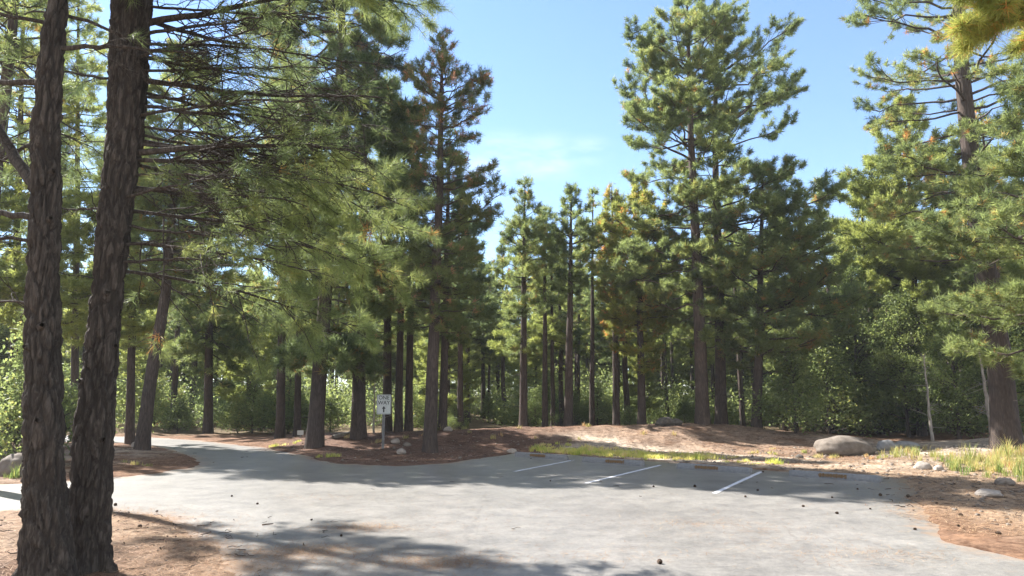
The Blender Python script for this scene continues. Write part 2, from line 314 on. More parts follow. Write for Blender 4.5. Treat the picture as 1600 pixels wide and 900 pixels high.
def zone_color(x, y, z):
    sd = sdist(x, y)
    litter = np.array((.175, .105, .068)); red = np.array((.135, .085, .064)); sand = np.array((.42, .36, .29)); orange = np.array((.29, .218, .155)); pink = np.array((.30, .232, .170)); duff = np.array((.13, .10, .06))
    c = np.ones(x.shape + (3,)) * litter
    def mixin(col, wgt):
        nonlocal c
        c = c * (1 - wgt[..., None]) + col * wgt[..., None]
    n = fbm(x, y, .6, 4, 5) - .5; n2 = fbm(x, y, 1.6, 4, 15) - .5
    mixin(red, sstep(-9, -7, x) * sstep(3.5, 1, x + n * 4) * sstep(30, 28, y) * sstep(17, 18, y))
    mixin(np.array((.23, .165, .122)), sstep(1, 3.5, x + n * 4) * sstep(14, 12, x) * sstep(30, 28, y) * sstep(17, 18, y) * sstep(-.25, .1, n2 + .05))
    mixin(sand, sstep(1.2, 2.8, x + n * 3) * sstep(14.5, 15.5, y) * sstep(4.4, 3.0, sd + n * 2.2) * sstep(.0, .2, sd) * .95)
    mixin(sand * .9, sstep(9.5, 11, x) * sstep(16.5, 18, y) * sstep(27, 24, y) * .75)
    mixin(orange, sstep(5.5, 7.5, x) * sstep(18.5, 15.5, y + n * 3))
    mixin(pink, sstep(-1.5, -2.4, x) * sstep(12, 11, y) * sstep(-.35, .1, n2 + .1 + .0 * x))
    mixin(red, np.exp(-((x + 4.3) ** 2 + (y - 6.9) ** 2) / 1.8) * .9)
    mixin(sand * .95, sstep(-9, -11, x) * sstep(14, 15, y) * sstep(26, 24, y) * sstep(-.1, .15, n2 + .05) * .8)
    mixin(duff, sstep(30, 36, y))
    return c
C = zone_color(X, Y, Z)
idx = np.arange(X.size).reshape(X.shape)
q = np.stack([idx[:-1, :-1], idx[:-1, 1:], idx[1:, 1:], idx[1:, :-1]], -1).reshape(-1, 4)
g = mk('ground', np.stack([X, Y, Z], -1).reshape(-1, 3), [q], M_GROUND, smooth=True,
       attrs={'zone': ('FLOAT_COLOR', np.concatenate([C, np.ones(C.shape[:2] + (1,))], -1).reshape(-1, 4))})
tag(g, kind='structure')
# asphalt sheet
ax_ = np.arange(-32, 16, .2); ay_ = np.arange(-12, 40, .2)
AX, AY = np.meshgrid(ax_, ay_); SD = sdist(AX, AY)
ids = np.arange(AX.size).reshape(AX.shape)
keep = (SD[:-1, :-1] < .34) | (SD[1:, 1:] < .34)
q = np.stack([ids[:-1, :-1], ids[:-1, 1:], ids[1:, 1:], ids[1:, :-1]], -1)[keep]
used = np.unique(q); re = np.full(AX.size, -1); re[used] = np.arange(len(used))
def dustf(x, y, sd):
    d = .36 * np.exp(-np.clip(-sd, 0, 9) / .4) * (.35 + 1.3 * fbm(x, y, .9, 3, 44))
    for (px, py, r, a) in ((560, 825, .35, .20), (480, 862, .45, .24), (690, 882, .45, .22), (740, 836, .3, .14), (1140, 825, .9, .16), (1290, 790, 1.2, .05), (420, 880, .3, .1), (510, 778, .6, .08), (960, 870, .7, .07)):
        gx_, gy_ = ground_px(px, py); d = d + a * np.exp(-((x - gx_) ** 2 + (y - gy_) ** 2) / r ** 2)
    return d
DU = dustf(AX, AY, SD).ravel()[used]
ST = np.zeros(AX.shape)
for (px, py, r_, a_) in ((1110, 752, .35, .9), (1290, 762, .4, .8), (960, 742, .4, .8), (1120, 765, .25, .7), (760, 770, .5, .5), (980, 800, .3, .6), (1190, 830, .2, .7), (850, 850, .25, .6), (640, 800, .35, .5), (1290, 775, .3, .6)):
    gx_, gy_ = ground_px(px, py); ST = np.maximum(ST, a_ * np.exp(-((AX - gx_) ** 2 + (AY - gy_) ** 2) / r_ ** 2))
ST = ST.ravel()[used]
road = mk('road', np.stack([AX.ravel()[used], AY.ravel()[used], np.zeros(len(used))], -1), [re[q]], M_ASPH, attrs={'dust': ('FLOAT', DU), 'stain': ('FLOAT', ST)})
tag(road, kind='structure')
# painted stall lines
def stripe(p0, p1, wd=.095):
    a = Vector(ground_px(*p0)); b = Vector(ground_px(*p1)); d = (b - a).normalized(); n = Vector((-d.y, d.x)) * wd / 2
    K = 24; V = []
    for i in range(K + 1):
        c = a.lerp(b, i / K); j = random.uniform(.88, 1.08)
        V += [(c.x + n.x * j, c.y + n.y * j, .004), (c.x - n.x * j, c.y - n.y * j, .004)]
    o = mk('parking_line', V, [np.array([(2 * i, 2 * i + 1, 2 * i + 3, 2 * i + 2) for i in range(K)])], M_PAINT); tag(o, kind='structure')
stripe((1190, 737), (1116, 771)); stripe((1032, 727), (916, 755)); stripe((896, 719), (804, 737), .09)

# ------------------------------------------------------------------ plant geometry
def tubes(Ps, Rs, sides):
    """Ps (N,K,3), Rs (N,K) -> verts, quads"""
    Nn, K, _ = Ps.shape
    T = np.gradient(Ps, axis=1); T = nrm(T)
    ref = np.where(np.abs(T[..., 2:3]) > .8, np.array([[[1., 0, 0]]]), np.array([[[0, 0, 1.]]]))
    ref = np.repeat(ref[:, :1], K, 1)
    n1 = nrm(np.cross(T, ref)); n2 = np.cross(T, n1)
    a = np.arange(sides) * 2 * np.pi / sides
    V = Ps[:, :, None] + Rs[:, :, None, None] * (np.cos(a)[None, None, :, None] * n1[:, :, None] + np.sin(a)[None, None, :, None] * n2[:, :, None])
    id_ = np.arange(Nn * K * sides).reshape(Nn, K, sides)
    a0 = id_[:, :-1]; b0 = id_[:, 1:]
    q = np.stack([a0, np.roll(a0, -1, 2), np.roll(b0, -1, 2), b0], -1).reshape(-1, 4)
    return V.reshape(-1, 3), q
class Bag:
    def __init__(s): s.V = []; s.Q = []; s.n = 0; s.A = []
    def add(s, V, Q, A=None):
        s.V.append(V); s.Q.append(Q + s.n); s.n += len(V)
        if A is not None: s.A.append(A)
    def v(s): return np.concatenate(s.V)
    def q(s): return np.concatenate(s.Q)
    def a(s): return np.concatenate(s.A)
def needles(P, A, n, ln, wd, rng, fwd=.7, spread=.10, tint=None, flat=0.0, sag=0.0):
    """tufts of n needle triangles at tips P along axes A"""
    M = len(P)
    R = nrm(rng.normal(size=(M, n, 3)))
    D = A[:, None] * fwd + R; D[..., 2] *= (1 - flat); D[..., 2] -= sag; D = nrm(D)
    sd = nrm(np.cross(D, nrm(rng.normal(size=(M, n, 3)))))
    o = P[:, None] - A[:, None] * (rng.random((M, n, 1)) * spread) + rng.normal(size=(M, n, 3)) * spread * .12
    L = ln * rng.uniform(.7, 1.15, (M, n, 1)); W = wd * rng.uniform(.7, 1.2, (M, n, 1))
    b = o + D * L * .12
    V = np.stack([b - sd * W * .5, b + sd * W * .5, o + D * L], 2).reshape(-1, 3)
    if tint is None: tint = rng.random(M)
    t = np.clip(tint[:, None] + rng.normal(size=(M, n)) * .06, 0, 1)
    return V, np.arange(M * n * 3).reshape(-1, 3), np.repeat(t.ravel(), 3)
def leaves(P, n, size, spread, rng, tint=None):
    M = len(P)
    o = P[:, None] + rng.normal(size=(M, n, 3)) * spread
    D = nrm(rng.normal(size=(M, n, 3)) + np.array((0, 0, -.2))); s = nrm(np.cross(D, nrm(rng.normal(size=(M, n, 3)))))
    L = size * rng.uniform(.6, 1.2, (M, n, 1)); W = L * .55
    V = np.stack([o, o + D * L * .5 + s * W * .5, o + D * L, o + D * L * .5 - s * W * .5], 2).reshape(-1, 3)
    if tint is None: tint = rng.random(M)
    t = np.clip(tint[:, None] + rng.normal(size=(M, n)) * .09, 0, 1)
    return V, np.arange(M * n * 4).reshape(-1, 4), np.repeat(t.ravel(), 4)

def spawn(par, plen, cnt, smin, ang, lenf, rng, K=4, up=.15, jit=.25):
    """children along parents. par (N,Kp,3), plen (N,), cnt (N,) ints -> (M,K,3), lengths, parent idx, s"""
    idx = np.repeat(np.arange(len(par)), cnt)
    s = smin + (1 - smin) * rng.random(len(idx))
    Kp = par.shape[1]; f = s * (Kp - 1); i0 = np.minimum(f.astype(int), Kp - 2); fr = (f - i0)[:, None]
    a = par[idx, i0]; b = par[idx, i0 + 1]; o = a + (b - a) * fr; T = nrm(b - a)
    side = nrm(np.cross(T, np.array([0, 0, 1.]))) * np.sign(rng.random(len(idx)) - .5)[:, None]
    side = nrm(side + rng.normal(size=side.shape) * jit)
    th = (ang * rng.uniform(.6, 1.3, len(idx)))[:, None]
    D = nrm(T * np.cos(th) + side * np.sin(th))
    L = lenf(s, plen[idx]) * rng.uniform(.6, 1.2, len(idx))
    t = np.linspace(0, 1, K)[None, :, None]
    P = o[:, None] + D[:, None] * (L[:, None, None] * t) + np.array([0, 0, 1.]) * (up * L)[:, None, None] * t ** 2
    return P, L, idx, s
def extf(L, R, D, az):
    c, s = np.cos(az), np.sin(az); side = np.where(c > 0, R, L)
    return 1 / np.sqrt((c / np.maximum(side, .05)) ** 2 + (s / np.maximum(D, .05)) ** 2)

def pine(name, seed, Ht, r0, prof, cb, nb, q='mid', path=None, ftint=None, tip_up=.18, low=-8, high=38, dens=1.0, needle=(.20, .026, 18),
         stubs=6, bark=None, leaf=None, leafy=False, second=1.0, jag=(.5, 1.08), twig_tubes=True, mult=2, brown=.03, side_bias=None, lift=.15, no_trunk=False, smin=.22):
    """a conifer: returns (wood mesh, crown mesh). prof(h)->(extent left, extent right, extent in depth) in metres"""
    rng = np.random.default_rng(seed)
    K = 26; t = np.linspace(0, 1, K); z = Ht * t
    px_, py_ = path(z) if path else (0 * z, 0 * z)
    wob = np.cumsum(rng.normal(size=(K, 2)) * .012 * math.sqrt(Ht / 10), axis=0); wob[0] = 0
    if path: wob *= .4
    tp = np.stack([px_ + wob[:, 0], py_ + wob[:, 1], z], -1); tp[0, 2] = -.15
    tr = r0 * np.clip(1 - t, 0, 1) ** .75 * .97 + .012; tr[0] *= 1.28; tr[1] *= 1.03
    W = Bag()
    if not no_trunk: W.add(*tubes(tp[None], tr[None], 12))
    hs = cb + (Ht - cb) * np.sort(rng.random(nb) ** .92) * .985
    az = np.arange(nb) * 2.39996 + rng.normal(size=nb) * .35
    f = (hs - cb) / (Ht - cb)
    ph = np.radians(low + (high - low) * f ** 1.3 + rng.normal(size=nb) * 7)
    l0, r_, d0 = prof(hs)
    Lg = extf(l0, r_, d0, az)
    l0, r_, d0 = prof(np.minimum(hs + Lg * (np.sin(ph) + tip_up * .5), Ht)); L = extf(l0, r_, d0, az) * rng.uniform(jag[0], jag[1], nb)
    o = np.stack([np.interp(hs, z, tp[:, 0]), np.interp(hs, z, tp[:, 1]), hs], -1)
    D = np.stack([np.cos(az) * np.cos(ph), np.sin(az) * np.cos(ph), np.sin(ph)], -1)
    K1 = 7; tt = np.linspace(0, 1, K1)[None, :, None]
    P1 = o[:, None] + D[:, None] * L[:, None, None] * tt + np.array([0, 0, 1.]) * (tip_up * L)[:, None, None] * tt ** 2
    P1[:, 1:-1] += rng.normal(size=(nb, K1 - 2, 3)) * (L * .022)[:, None, None]
    rb = np.clip(.012 + .011 * L, .01, r0 * .45)
    W.add(*tubes(P1, rb[:, None] * np.linspace(1, .3, K1)[None], 5))
    # dead stubs under the crown
    if stubs:
        h2 = rng.uniform(max(.8, cb * .3), cb + .3, stubs); a2 = rng.random(stubs) * 6.28; l2 = rng.uniform(.2, 1.1, stubs)
        o2 = np.stack([np.interp(h2, z, tp[:, 0]), np.interp(h2, z, tp[:, 1]), h2], -1)
        d2 = np.stack([np.cos(a2), np.sin(a2), rng.uniform(-.35, .2, stubs)], -1)
        P2 = o2[:, None] + d2[:, None] * l2[:, None, None] * np.linspace(0, 1, 4)[None, :, None]
        P2[:, 1:] += rng.normal(size=(stubs, 3, 3)) * .04
        W.add(*tubes(P2, np.full((stubs, 1), .013) * np.linspace(1, .4, 4)[None], 4))
    c2 = np.maximum(2, (L * 4.2 * second + 1.5)).astype(int)
    P3, L3, i3, s3 = spawn(P1, L, c2, smin, .85, lambda s, pl: pl * (.55 * (1 - s) + .16) + .10, rng, 4, lift)
    W.add(*tubes(P3, (.004 + .006 * L3)[:, None] * np.linspace(1, .4, 4)[None], 3))
    c3 = np.maximum(1, (L3 * 5.0 * dens + .8)).astype(int)
    P4, L4, i4, s4 = spawn(P3, L3, c3, .25, .8, lambda s, pl: .14 + .25 * pl * (1 - s), rng, 3, .25, .5)
    if twig_tubes: W.add(*tubes(P4, np.full((len(P4), 1), .0045) * np.array([[1, .8, .5]]), 3))
    tips = [P4[:, -1], P3[:, -1], P1[:, -1]]; axs = [nrm(P4[:, -1] - P4[:, -2]), nrm(P3[:, -1] - P3[:, -2]), nrm(P1[:, -1] - P1[:, -2])]
    if mult > 1: tips.append(P4[:, 1] ); axs.append(axs[0])
    if mult > 2: tips.append(P3[:, 2]); axs.append(axs[1])
    T = np.concatenate(tips); A = nrm(np.concatenate(axs) + np.array([0, 0, .25]))
    bt = rng.normal(size=nb) * .13
    bi = [bt[i3][i4], bt[i3], bt]
    if mult > 1: bi.append(bt[i3][i4])
    if mult > 2: bi.append(bt[i3])
    ti = .45 + np.concatenate(bi) + rng.normal(size=len(T)) * .14
    ti = np.clip(ti, 0, .92); br = rng.random(len(T)) < brown; ti[br] = rng.uniform(.95, 1, br.sum())
    if ftint: ti = ftint(T, ti, rng)
    if leafy: V, Q, At = leaves(T, needle[2], needle[0], needle[1], rng, ti)
    else: V, Q, At = needles(T, A, needle[2], needle[0], needle[1], rng, .75, needle[0] * .8, ti)
    wood = mk('trunk', W.v(), [W.q()], bark or B_MID, smooth=True, link=False)
    crown = mk('crown', V, [Q], leaf or G_PINE, attrs={'tint': ('FLOAT', At)}, link=False)
    return wood, crown
NT = [0]
def place(kind, meshes, loc, label, cat='pine tree', group=None, rz=0, sc=1, tilt=(0, 0)):
    r = empty(kind, loc, rz); r.scale = (sc[0], sc[0], sc[1]) if isinstance(sc, tuple) else (sc,) * 3
    r.rotation_euler = (tilt[0], tilt[1], rz)
    tag(r, label, cat, group); link_part('trunk', meshes[0], r); link_part('crown', meshes[1], r)
    NT[0] += 1
    return r
def base_at(px, Y):
    z = 0; x = 0
    for _ in range(3):
        x = (px - 800) / F * (Y * CP + (z - CAMH) * SP); z = Hs(x, Y)
    return (x, Y, z)
def hero(kind, seed, px, Y, dia, rows, trunk_px, label, cbpy, nb, grow=1.0, **kw):
    """rows: (py, leftmost px, rightmost px) of the crown; trunk_px: (py, px) points of the trunk"""
    b = base_at(px, Y)
    zs, xs = [0], [0]
    for (py, tx) in sorted(trunk_px, key=lambda p: -p[0]):
        p = at(tx, py, Y); zs.append(p[2] - b[2]); xs.append(p[0] - b[0])
    pr = []
    for (py, a, c) in sorted(rows, key=lambda p: -p[0]):
        p0, p1 = at(a, py, Y), at(c, py, Y); h = p0[2] - b[2]; tx = np.interp(h, zs, xs) + b[0]
        pr.append((h, max(.15, tx - p0[0]) * grow, max(.15, p1[0] - tx) * grow))
    pr = np.array(pr); Ht = pr[-1, 0]
    def prof(h):
        l = np.interp(h, pr[:, 0], pr[:, 1]); r = np.interp(h, pr[:, 0], pr[:, 2]); return l, r, np.maximum(.45, (l + r) * .45)
    cb = at(px, cbpy, Y)[2] - b[2]
    path = lambda z: (np.interp(z, zs, xs), 0 * z)
    m = pine(kind, seed, Ht, dia / 2, prof, cb, nb, path=path, **kw)
    return place(kind, m, b, label)

# ------------------------------------------------------------------ the two big trunks beside the camera
def near_tree(label, px0, Y, pts, seed, top_h, limbs, crown_kw, kind='pine_tree'):
    b = base_at(px0, Y); rng = np.random.default_rng(seed)
    c = []
    for (py, tx, wd) in sorted(pts, key=lambda p: -p[0]):
        p = at(tx, py, Y); c.append((p[2] - b[2], p[0] - b[0], wd * .80 * Y / F / 2))
    zt, xt, rt = map(list, zip(*c)); zt = [-.25] + zt; xt = [xt[0]] + xt; rt = [rt[0] * 1.35] + rt
    zt.append(top_h); xt.append(xt[-1] + .5); rt.append(.03)
    R, Sd = 300, 84
    zz = np.concatenate([np.linspace(-.25, 6.3, 262), np.linspace(6.35, top_h, R - 262)])
    k = np.ones(9) / 9
    sm = lambda v: np.convolve(np.pad(np.interp(zz, zt, v), 4, mode='edge'), k, 'valid')
    cx, cr = sm(xt), sm(rt); cx = cx + .015 * np.sin(zz * 1.7 + seed); cy = .02 * np.sin(zz * 1.1 + 2 * seed)
    cr = cr * (1 + .42 * np.exp(-np.clip(zz + .1, 0, 9) / .26))
    V = np.zeros((R, Sd, 3)); CK = np.zeros((R, Sd))
    for i in range(R):
        for j in range(Sd):
            a = j * 2 * math.pi / Sd; ca, sa = math.cos(a), math.sin(a); r = cr[i]
            lob = 1 + .05 * math.sin(3 * a + zz[i] * .6 + seed) + .03 * math.sin(5 * a - zz[i] * .9) + .17 * math.exp(-max(zz[i], 0) / .28) * math.sin(5 * a + seed)
            p = Vector((ca * r * 14, sa * r * 14, zz[i] * 3.4 + seed))
            p += noise.noise_vector(p * .8) * .9
            d = noise.voronoi(p)[0]; e = min(1, (d[1] - d[0]) * 3.2)
            fn = noise.fractal(p * 3, 1, 2, 4)
            rr = r * lob + .032 * (e - .6) + .018 * fn + .012 * noise.noise(p * .3)
            CK[i, j] = (1 - e) ** 1.5 * .75
            V[i, j] = (cx[i] + ca * rr, cy[i] + sa * rr, zz[i])
    id_ = np.arange(R * Sd).reshape(R, Sd)
    q = np.stack([id_[:-1], np.roll(id_[:-1], -1, 1), np.roll(id_[1:], -1, 1), id_[1:]], -1).reshape(-1, 4)
    root = empty(kind, b); tag(root, label, 'pine tree')
    mk('trunk', V.reshape(-1, 3), [q], B_NEAR, root, True, {'crack': ('FLOAT', CK.ravel())})
    # knots and broken stubs
    for (py, ang, ln) in crown_kw.get('knots', []):
        h = at(0, py, Y)[2] - b[2]; x0 = np.interp(h, zz, cx); r0 = np.interp(h, zz, cr); a = math.radians(ang)
        d = np.array((math.cos(a), math.sin(a), .15))
        P = np.array([x0, np.interp(h, zz, cy), h])[None] + d[None] * (r0 * .6 + np.linspace(0, ln + r0 * .4, 5)[:, None])
        VV, Q = tubes(P[None], np.array([[.055, .046, .034, .028, .02]]), 10); VV = VV + rng.normal(size=VV.shape) * .003
        mk('stub', VV, [Q], B_NEAR, root, True)
    for (py, az, L, elev, curve, rad, leafd) in limbs:
        h = at(0, py, Y)[2] - b[2]; x0 = np.interp(h, zz, cx); y0 = np.interp(h, zz, cy); a = math.radians(az); el = math.radians(elev)
        K = 14; t = np.linspace(0, 1, K)
        D = np.array((math.cos(a) * math.cos(el), math.sin(a) * math.cos(el), math.sin(el)))
        P = np.array((x0, y0, h))[None] + D[None] * (t * L)[:, None] + np.array((0, 0, 1.))[None] * (curve * L * t ** 2)[:, None]
        jit = np.cumsum(rng.normal(size=(K, 3)) * .014, 0); jit[0] = 0; P = P + jit
        W = Bag(); W.add(*tubes(P[None], (rad * np.linspace(1, .22, K))[None], 8))
        n2 = int(L * 9)
        P2, L2, _, s2 = spawn(P[None], np.array([L]), np.array([n2]), .12, .8, lambda s, pl: pl * (.32 * (1 - s) + .12) + .1, rng, 6, -.12, .55)
        P2[:, 1:-1] += rng.normal(size=(len(P2), 4, 3)) * .012
        W.add(*tubes(P2, (.003 + .0055 * L2)[:, None] * np.linspace(1, .4, 6)[None], 5))
        P3, L3, i3, s3 = spawn(P2, L2, np.maximum(2, (L2 * 12).astype(int)), .15, .7, lambda s, pl: .08 + .35 * pl * (1 - s), rng, 4, -.1, .6)
        W.add(*tubes(P3, np.full((len(P3), 1), .0028) * np.linspace(1, .5, 4)[None], 3))
        lb = mk('limb', W.v(), [W.q()], B_NEAR, root, True)
        if leafd > 0:
            tips = np.concatenate([P3[:, -1], P2[:, -1], P[-1:]]); A = np.concatenate([nrm(P3[:, -1] - P3[:, -2]), nrm(P2[:, -1] - P2[:, -2]), nrm(P[-1:] - P[-2:-1])])
            dist = np.linalg.norm(tips - P[0], axis=1) / L
            kp = rng.random(len(tips)) < leafd * sstep(.3, .8, dist) * 1.0
            if kp.sum():
                Vn, Qn, At = needles(tips[kp], A[kp], 50, .14, .005, rng, .8, .12, np.clip(.45 + rng.normal(size=kp.sum()) * .2, 0, .97))
                mk('foliage', Vn, [Qn], crown_kw.get('spray', G_DARK) if leafd == .9 else G_DARK, lb, False, {'tint': ('FLOAT', At)})
    ck = crown_kw; pr = ck['prof']
    wd_, cn = pine('x', seed + 5, top_h, .15, lambda h: tuple(np.interp(h, [p[0] for p in pr], [p[i] for p in pr]) for i in (1, 2, 3)), ck['cb'], ck['nb'],
                   path=lambda z: (np.interp(z, zz, cx), np.interp(z, zz, cy)), no_trunk=True, stubs=0, needle=(.17, .012, 26), leaf=G_DARK, bark=B_NEAR, low=5)
    o = link_part('crown_limbs', wd_, root); link_part('crown', cn, root)
    return root
near_tree('thick rough-barked pine trunk nearest the camera, left of its darker twin', 75, 6.55,
    [(895, 76, 78), (800, 74, 74), (700, 71, 64), (600, 66, 60), (450, 62, 53), (300, 70, 50), (200, 75, 48), (100, 83, 42), (0, 92, 37)], 3, 12.5,
    [(135, 178, 1.5, 4, .08, .035, .3), (75, 4, 1.5, 6, -.10, .028, .1), (300, 160, 2.2, 42, .2, .062, .35), (345, 180, 1.2, 3, .02, .036, .2), (375, 200, 1.1, 2, -.05, .02, .5),
     (40, 200, 1.6, 5, -.1, .022, .5), (20, 30, 1.8, -8, -.15, .02, .5), (220, 150, 1.6, 2, -.1, .022, .5), (470, 165, 1.2, -3, -.12, .016, .5), (165, 120, 2.2, 3, -.1, .02, .6), (-60, 170, 2.4, 10, -.1, .03, .8)],
    dict(prof=[(0, 1, 1, 1), (5.9, 1.6, 1.2, 1.5), (8, 2.2, 1.8, 2.2), (11, 1.3, 1.2, 1.3), (12.5, .3, .3, .3)], cb=6.2, nb=46, knots=[(515, 300, .06), (548, 250, .05), (660, 285, .03), (350, 320, .05), (275, 330, .04)]))
near_tree('dark leaning pine trunk with many bare limbs, right of its paler twin', 137, 7.15,
    [(872, 135, 62), (800, 140, 66), (700, 149, 68), (600, 158, 58), (450, 169, 51), (300, 181, 60), (200, 196, 67), (100, 203, 72), (0, 210, 73), (-60, 214, 66)], 8, 13.5,
    [(40, 8, 2.4, 14, .05, .042, .35), (60, -10, 2.0, 2, 0, .022 , .04), (85, 22, 2.3, 3, -.03, .024 , .04), (98, -25, 1.8, 4, -.06, .02, .05), (122, 6, 2.7, -6, .05, .034, .07), (140, 35, 2.4, 0, -.02, .02, .1),
     (165, 14, 2.2, 1, -.03, .022 , .04), (182, -12, 2.1, 2, -.06, .02, .08), (205, 28, 2.6, -2, -.02, .018, .07), (243, 5, 2.6, 14, -.22, .038, .07), (255, 40, 2.2, 3, -.1, .02, .07), (300, 12, 1.9, 2, -.08, .022, .2),
     (315, -20, 1.5, 4, -.1, .018, .2), (350, 20, 1.8, -2, -.05, .018, .15), (405, 4, 1.2, 6, -.05, .02, .15), (130, 200, 1.0, 5, 0, .018, .2), (330, 165, .9, 12, -.1, .018, .15), (250, 22, 3.3, 10, -.26, .026, .9), (330, 30, 3.0, 6, -.22, .022, .9), (215, 42, 3.5, 6, -.22, .024, .9), (385, 12, 2.3, 4, -.2, .02, .9), (425, 38, 2.8, 0, -.16, .02, .9), (290, 55, 3.2, 8, -.24, .022, .9), (20, 50, 2.4, 8, -.05, .03, .4), (-30, -15, 2.6, 4, -.05, .03, .5),
     (-80, 15, 3.0, 0, -.08, .035, .9), (-60, 260, 1.0, -25, -.2, .02, 1.0), (-40, 290, .9, -20, -.1, .02, 1.0), (10, 5, 2.0, -3, -.03, .018 , .04), (70, 15, 2.5, 5, -.05, .02 , .04), (110, -3, 2.2, 2, -.04, .018 , .04), (150, 25, 2.6, 4, -.05, .016, .1),
     (195, 3, 2.3, -1, .0, .016 , .04), (225, 18, 2.4, 6, -.12, .018, .07), (275, -5, 2.0, 3, -.1, .018, .2)],
    dict(spray=G_PINE, prof=[(0, 1, 1, 1), (6, 1.8, 2.8, 2.4), (8.5, 2.4, 3.2, 2.8), (11, 1.6, 2.0, 1.8), (13.5, .3, .3, .3)], cb=6.3, nb=60, knots=[(465, 300, .05), (690, 320, .05), (600, 240, .04), (545, 340, .04)]))

# ------------------------------------------------------------------ pines that can be told apart (rows: py, leftmost, rightmost pixel at that distance)
hero('pine_tree', 21, 497, 23.2, .52, [(-260, 520, 560), (-120, 440, 590), (0, 405, 618), (100, 380, 640), (200, 390, 655), (300, 400, 652), (380, 420, 648), (450, 425, 620), (520, 430, 600)], [(700, 491), (500, 506), (200, 528), (-260, 545)],
     'tall dark pine whose drooping crown overhangs the road left of the sign', 545, 165, leaf=G_DARK, low=-28, high=25, dens=.95, tip_up=-.02, needle=(.26, .024, 20), mult=3, lift=-.08, jag=(.8, 1.12), smin=.28)
def rusty(T, ti, rng):
    h = T[:, 2]; k = rng.random(len(h)) < .17 * sstep(7.6, 9.6, h) + .05; ti = np.minimum(ti, .66); ti[k] = rng.uniform(.78, 1, k.sum()); return ti
hero('pine_tree', 22, 673, 21.6, .40, [(56, 672, 700), (95, 648, 722), (120, 635, 748), (155, 628, 774), (200, 628, 762), (245, 632, 745), (280, 636, 785), (320, 640, 792), (370, 635, 770), (425, 600, 752), (480, 600, 775), (520, 620, 735)], [(708, 672), (500, 678), (300, 686), (60, 690)],
     'slender pine with rusty brown top and pine litter round its foot', 530, 125, leaf=G_BRN, low=-12, high=30, needle=(.18, .018, 20), ftint=rusty, dens=.85, smin=.32, jag=(.6, 1.12), bark=B_MID)
hero('pine_tree', 23, 1097, 27.2, .52, [(-14, 1055, 1105), (20, 1015, 1140), (60, 985, 1150), (100, 975, 1140), (130, 985, 1130), (180, 935, 1150), (225, 920, 1150), (260, 930, 1130), (305, 955, 1110), (350, 955, 1120), (420, 950, 1120), (480, 980, 1120)], [(665, 1098), (400, 1088), (200, 1079), (-10, 1072)],
     'tallest pine on the mound, its straight trunk left of a close twin', 500, 116, leaf=G_PINE, low=-18, high=40, needle=(.21, .022, 28), grow=1.1, tip_up=.22, dens=.75, jag=(.6, 1.1), smin=.42, second=1.05, brown=.02, bark=B_RED, stubs=10)
hero('pine_tree', 24, 1126, 28.4, .46, [(-8, 1095, 1150), (25, 1085, 1195), (60, 1070, 1228), (110, 1060, 1240), (140, 1080, 1265), (190, 1070, 1245), (225, 1080, 1283), (255, 1080, 1245), (300, 1060, 1268), (350, 1040, 1262), (400, 1030, 1282), (450, 1030, 1292), (500, 1050, 1270), (550, 1090, 1230)], [(665, 1127), (400, 1122), (200, 1117), (-10, 1120)],
     'tall pine on the mound, right twin of the tallest one', 560, 100, leaf=G_PINE, low=-15, high=38, needle=(.21, .022, 28), grow=1.2, tip_up=.25, dens=.75, jag=(.5, 1.12), smin=.5, second=1.0, bark=B_RED, stubs=8)
hero('pine_tree', 25, 1183, 27.0, .36, [(250, 1180, 1210), (330, 1140, 1245), (400, 1120, 1290), (450, 1110, 1325), (500, 1115, 1330), (550, 1130, 1290), (590, 1150, 1230)], [(668, 1182), (250, 1192)],
     'shorter dark bushy pine on the mound, right of the tall twins', 585, 90, grow=1.15, leaf=G_DARK, low=-8, high=35, needle=(.22, .025, 20), dens=.8, smin=.4)
hero('pine_tree', 26, 1003, 29.2, .34, [(288, 985, 1010), (320, 940, 1040), (370, 925, 1060), (420, 920, 1065), (480, 930, 1065), (530, 945, 1055), (580, 965, 1040)], [(664, 1003), (290, 996)],
     'yellow-green bushy pine on the mound, left of the tall twins', 575, 95, leaf=G_YEL, low=-15, high=35, needle=(.22, .03, 17), brown=.06)
hero('pine_tree', 27, 818, 30.0, .34, [(284, 812, 828), (310, 800, 842), (350, 775, 855), (400, 765, 862), (450, 768, 866), (500, 780, 860), (560, 790, 850)], [(665, 817), (290, 820)],
     'pointed pine at the left end of the row behind the mound', 555, 80, leaf=G_PINE, low=-10, high=32, needle=(.22, .024, 17), smin=.3, jag=(.4, 1.1))
hero('pine_tree', 28, 851, 31.5, .26, [(330, 840, 862), (370, 820, 880), (420, 825, 875), (470, 830, 875)], [(665, 852), (330, 849)],
     'thin pine just right of the pointed one behind the mound', 480, 46, leaf=G_PINE, needle=(.22, .024, 17), smin=.3)
hero('pine_tree', 29, 888, 30.0, .38, [(298, 880, 905), (320, 862, 922), (360, 852, 930), (400, 858, 925), (450, 865, 920), (480, 870, 915)], [(665, 888), (300, 893)],
     'bare-stemmed straight pine standing in the bright gap behind the mound', 470, 56, leaf=G_PINE, needle=(.22, .03, 13), stubs=22)
hero('pine_tree', 30, 925, 32.0, .24, [(300, 918, 935), (330, 905, 950), (380, 900, 955), (440, 905, 950)], [(665, 925), (300, 926)],
     'thin dark pine between the bare-stemmed pine and the yellow-green one', 460, 42, leaf=G_PINE, needle=(.22, .03, 13), stubs=14)
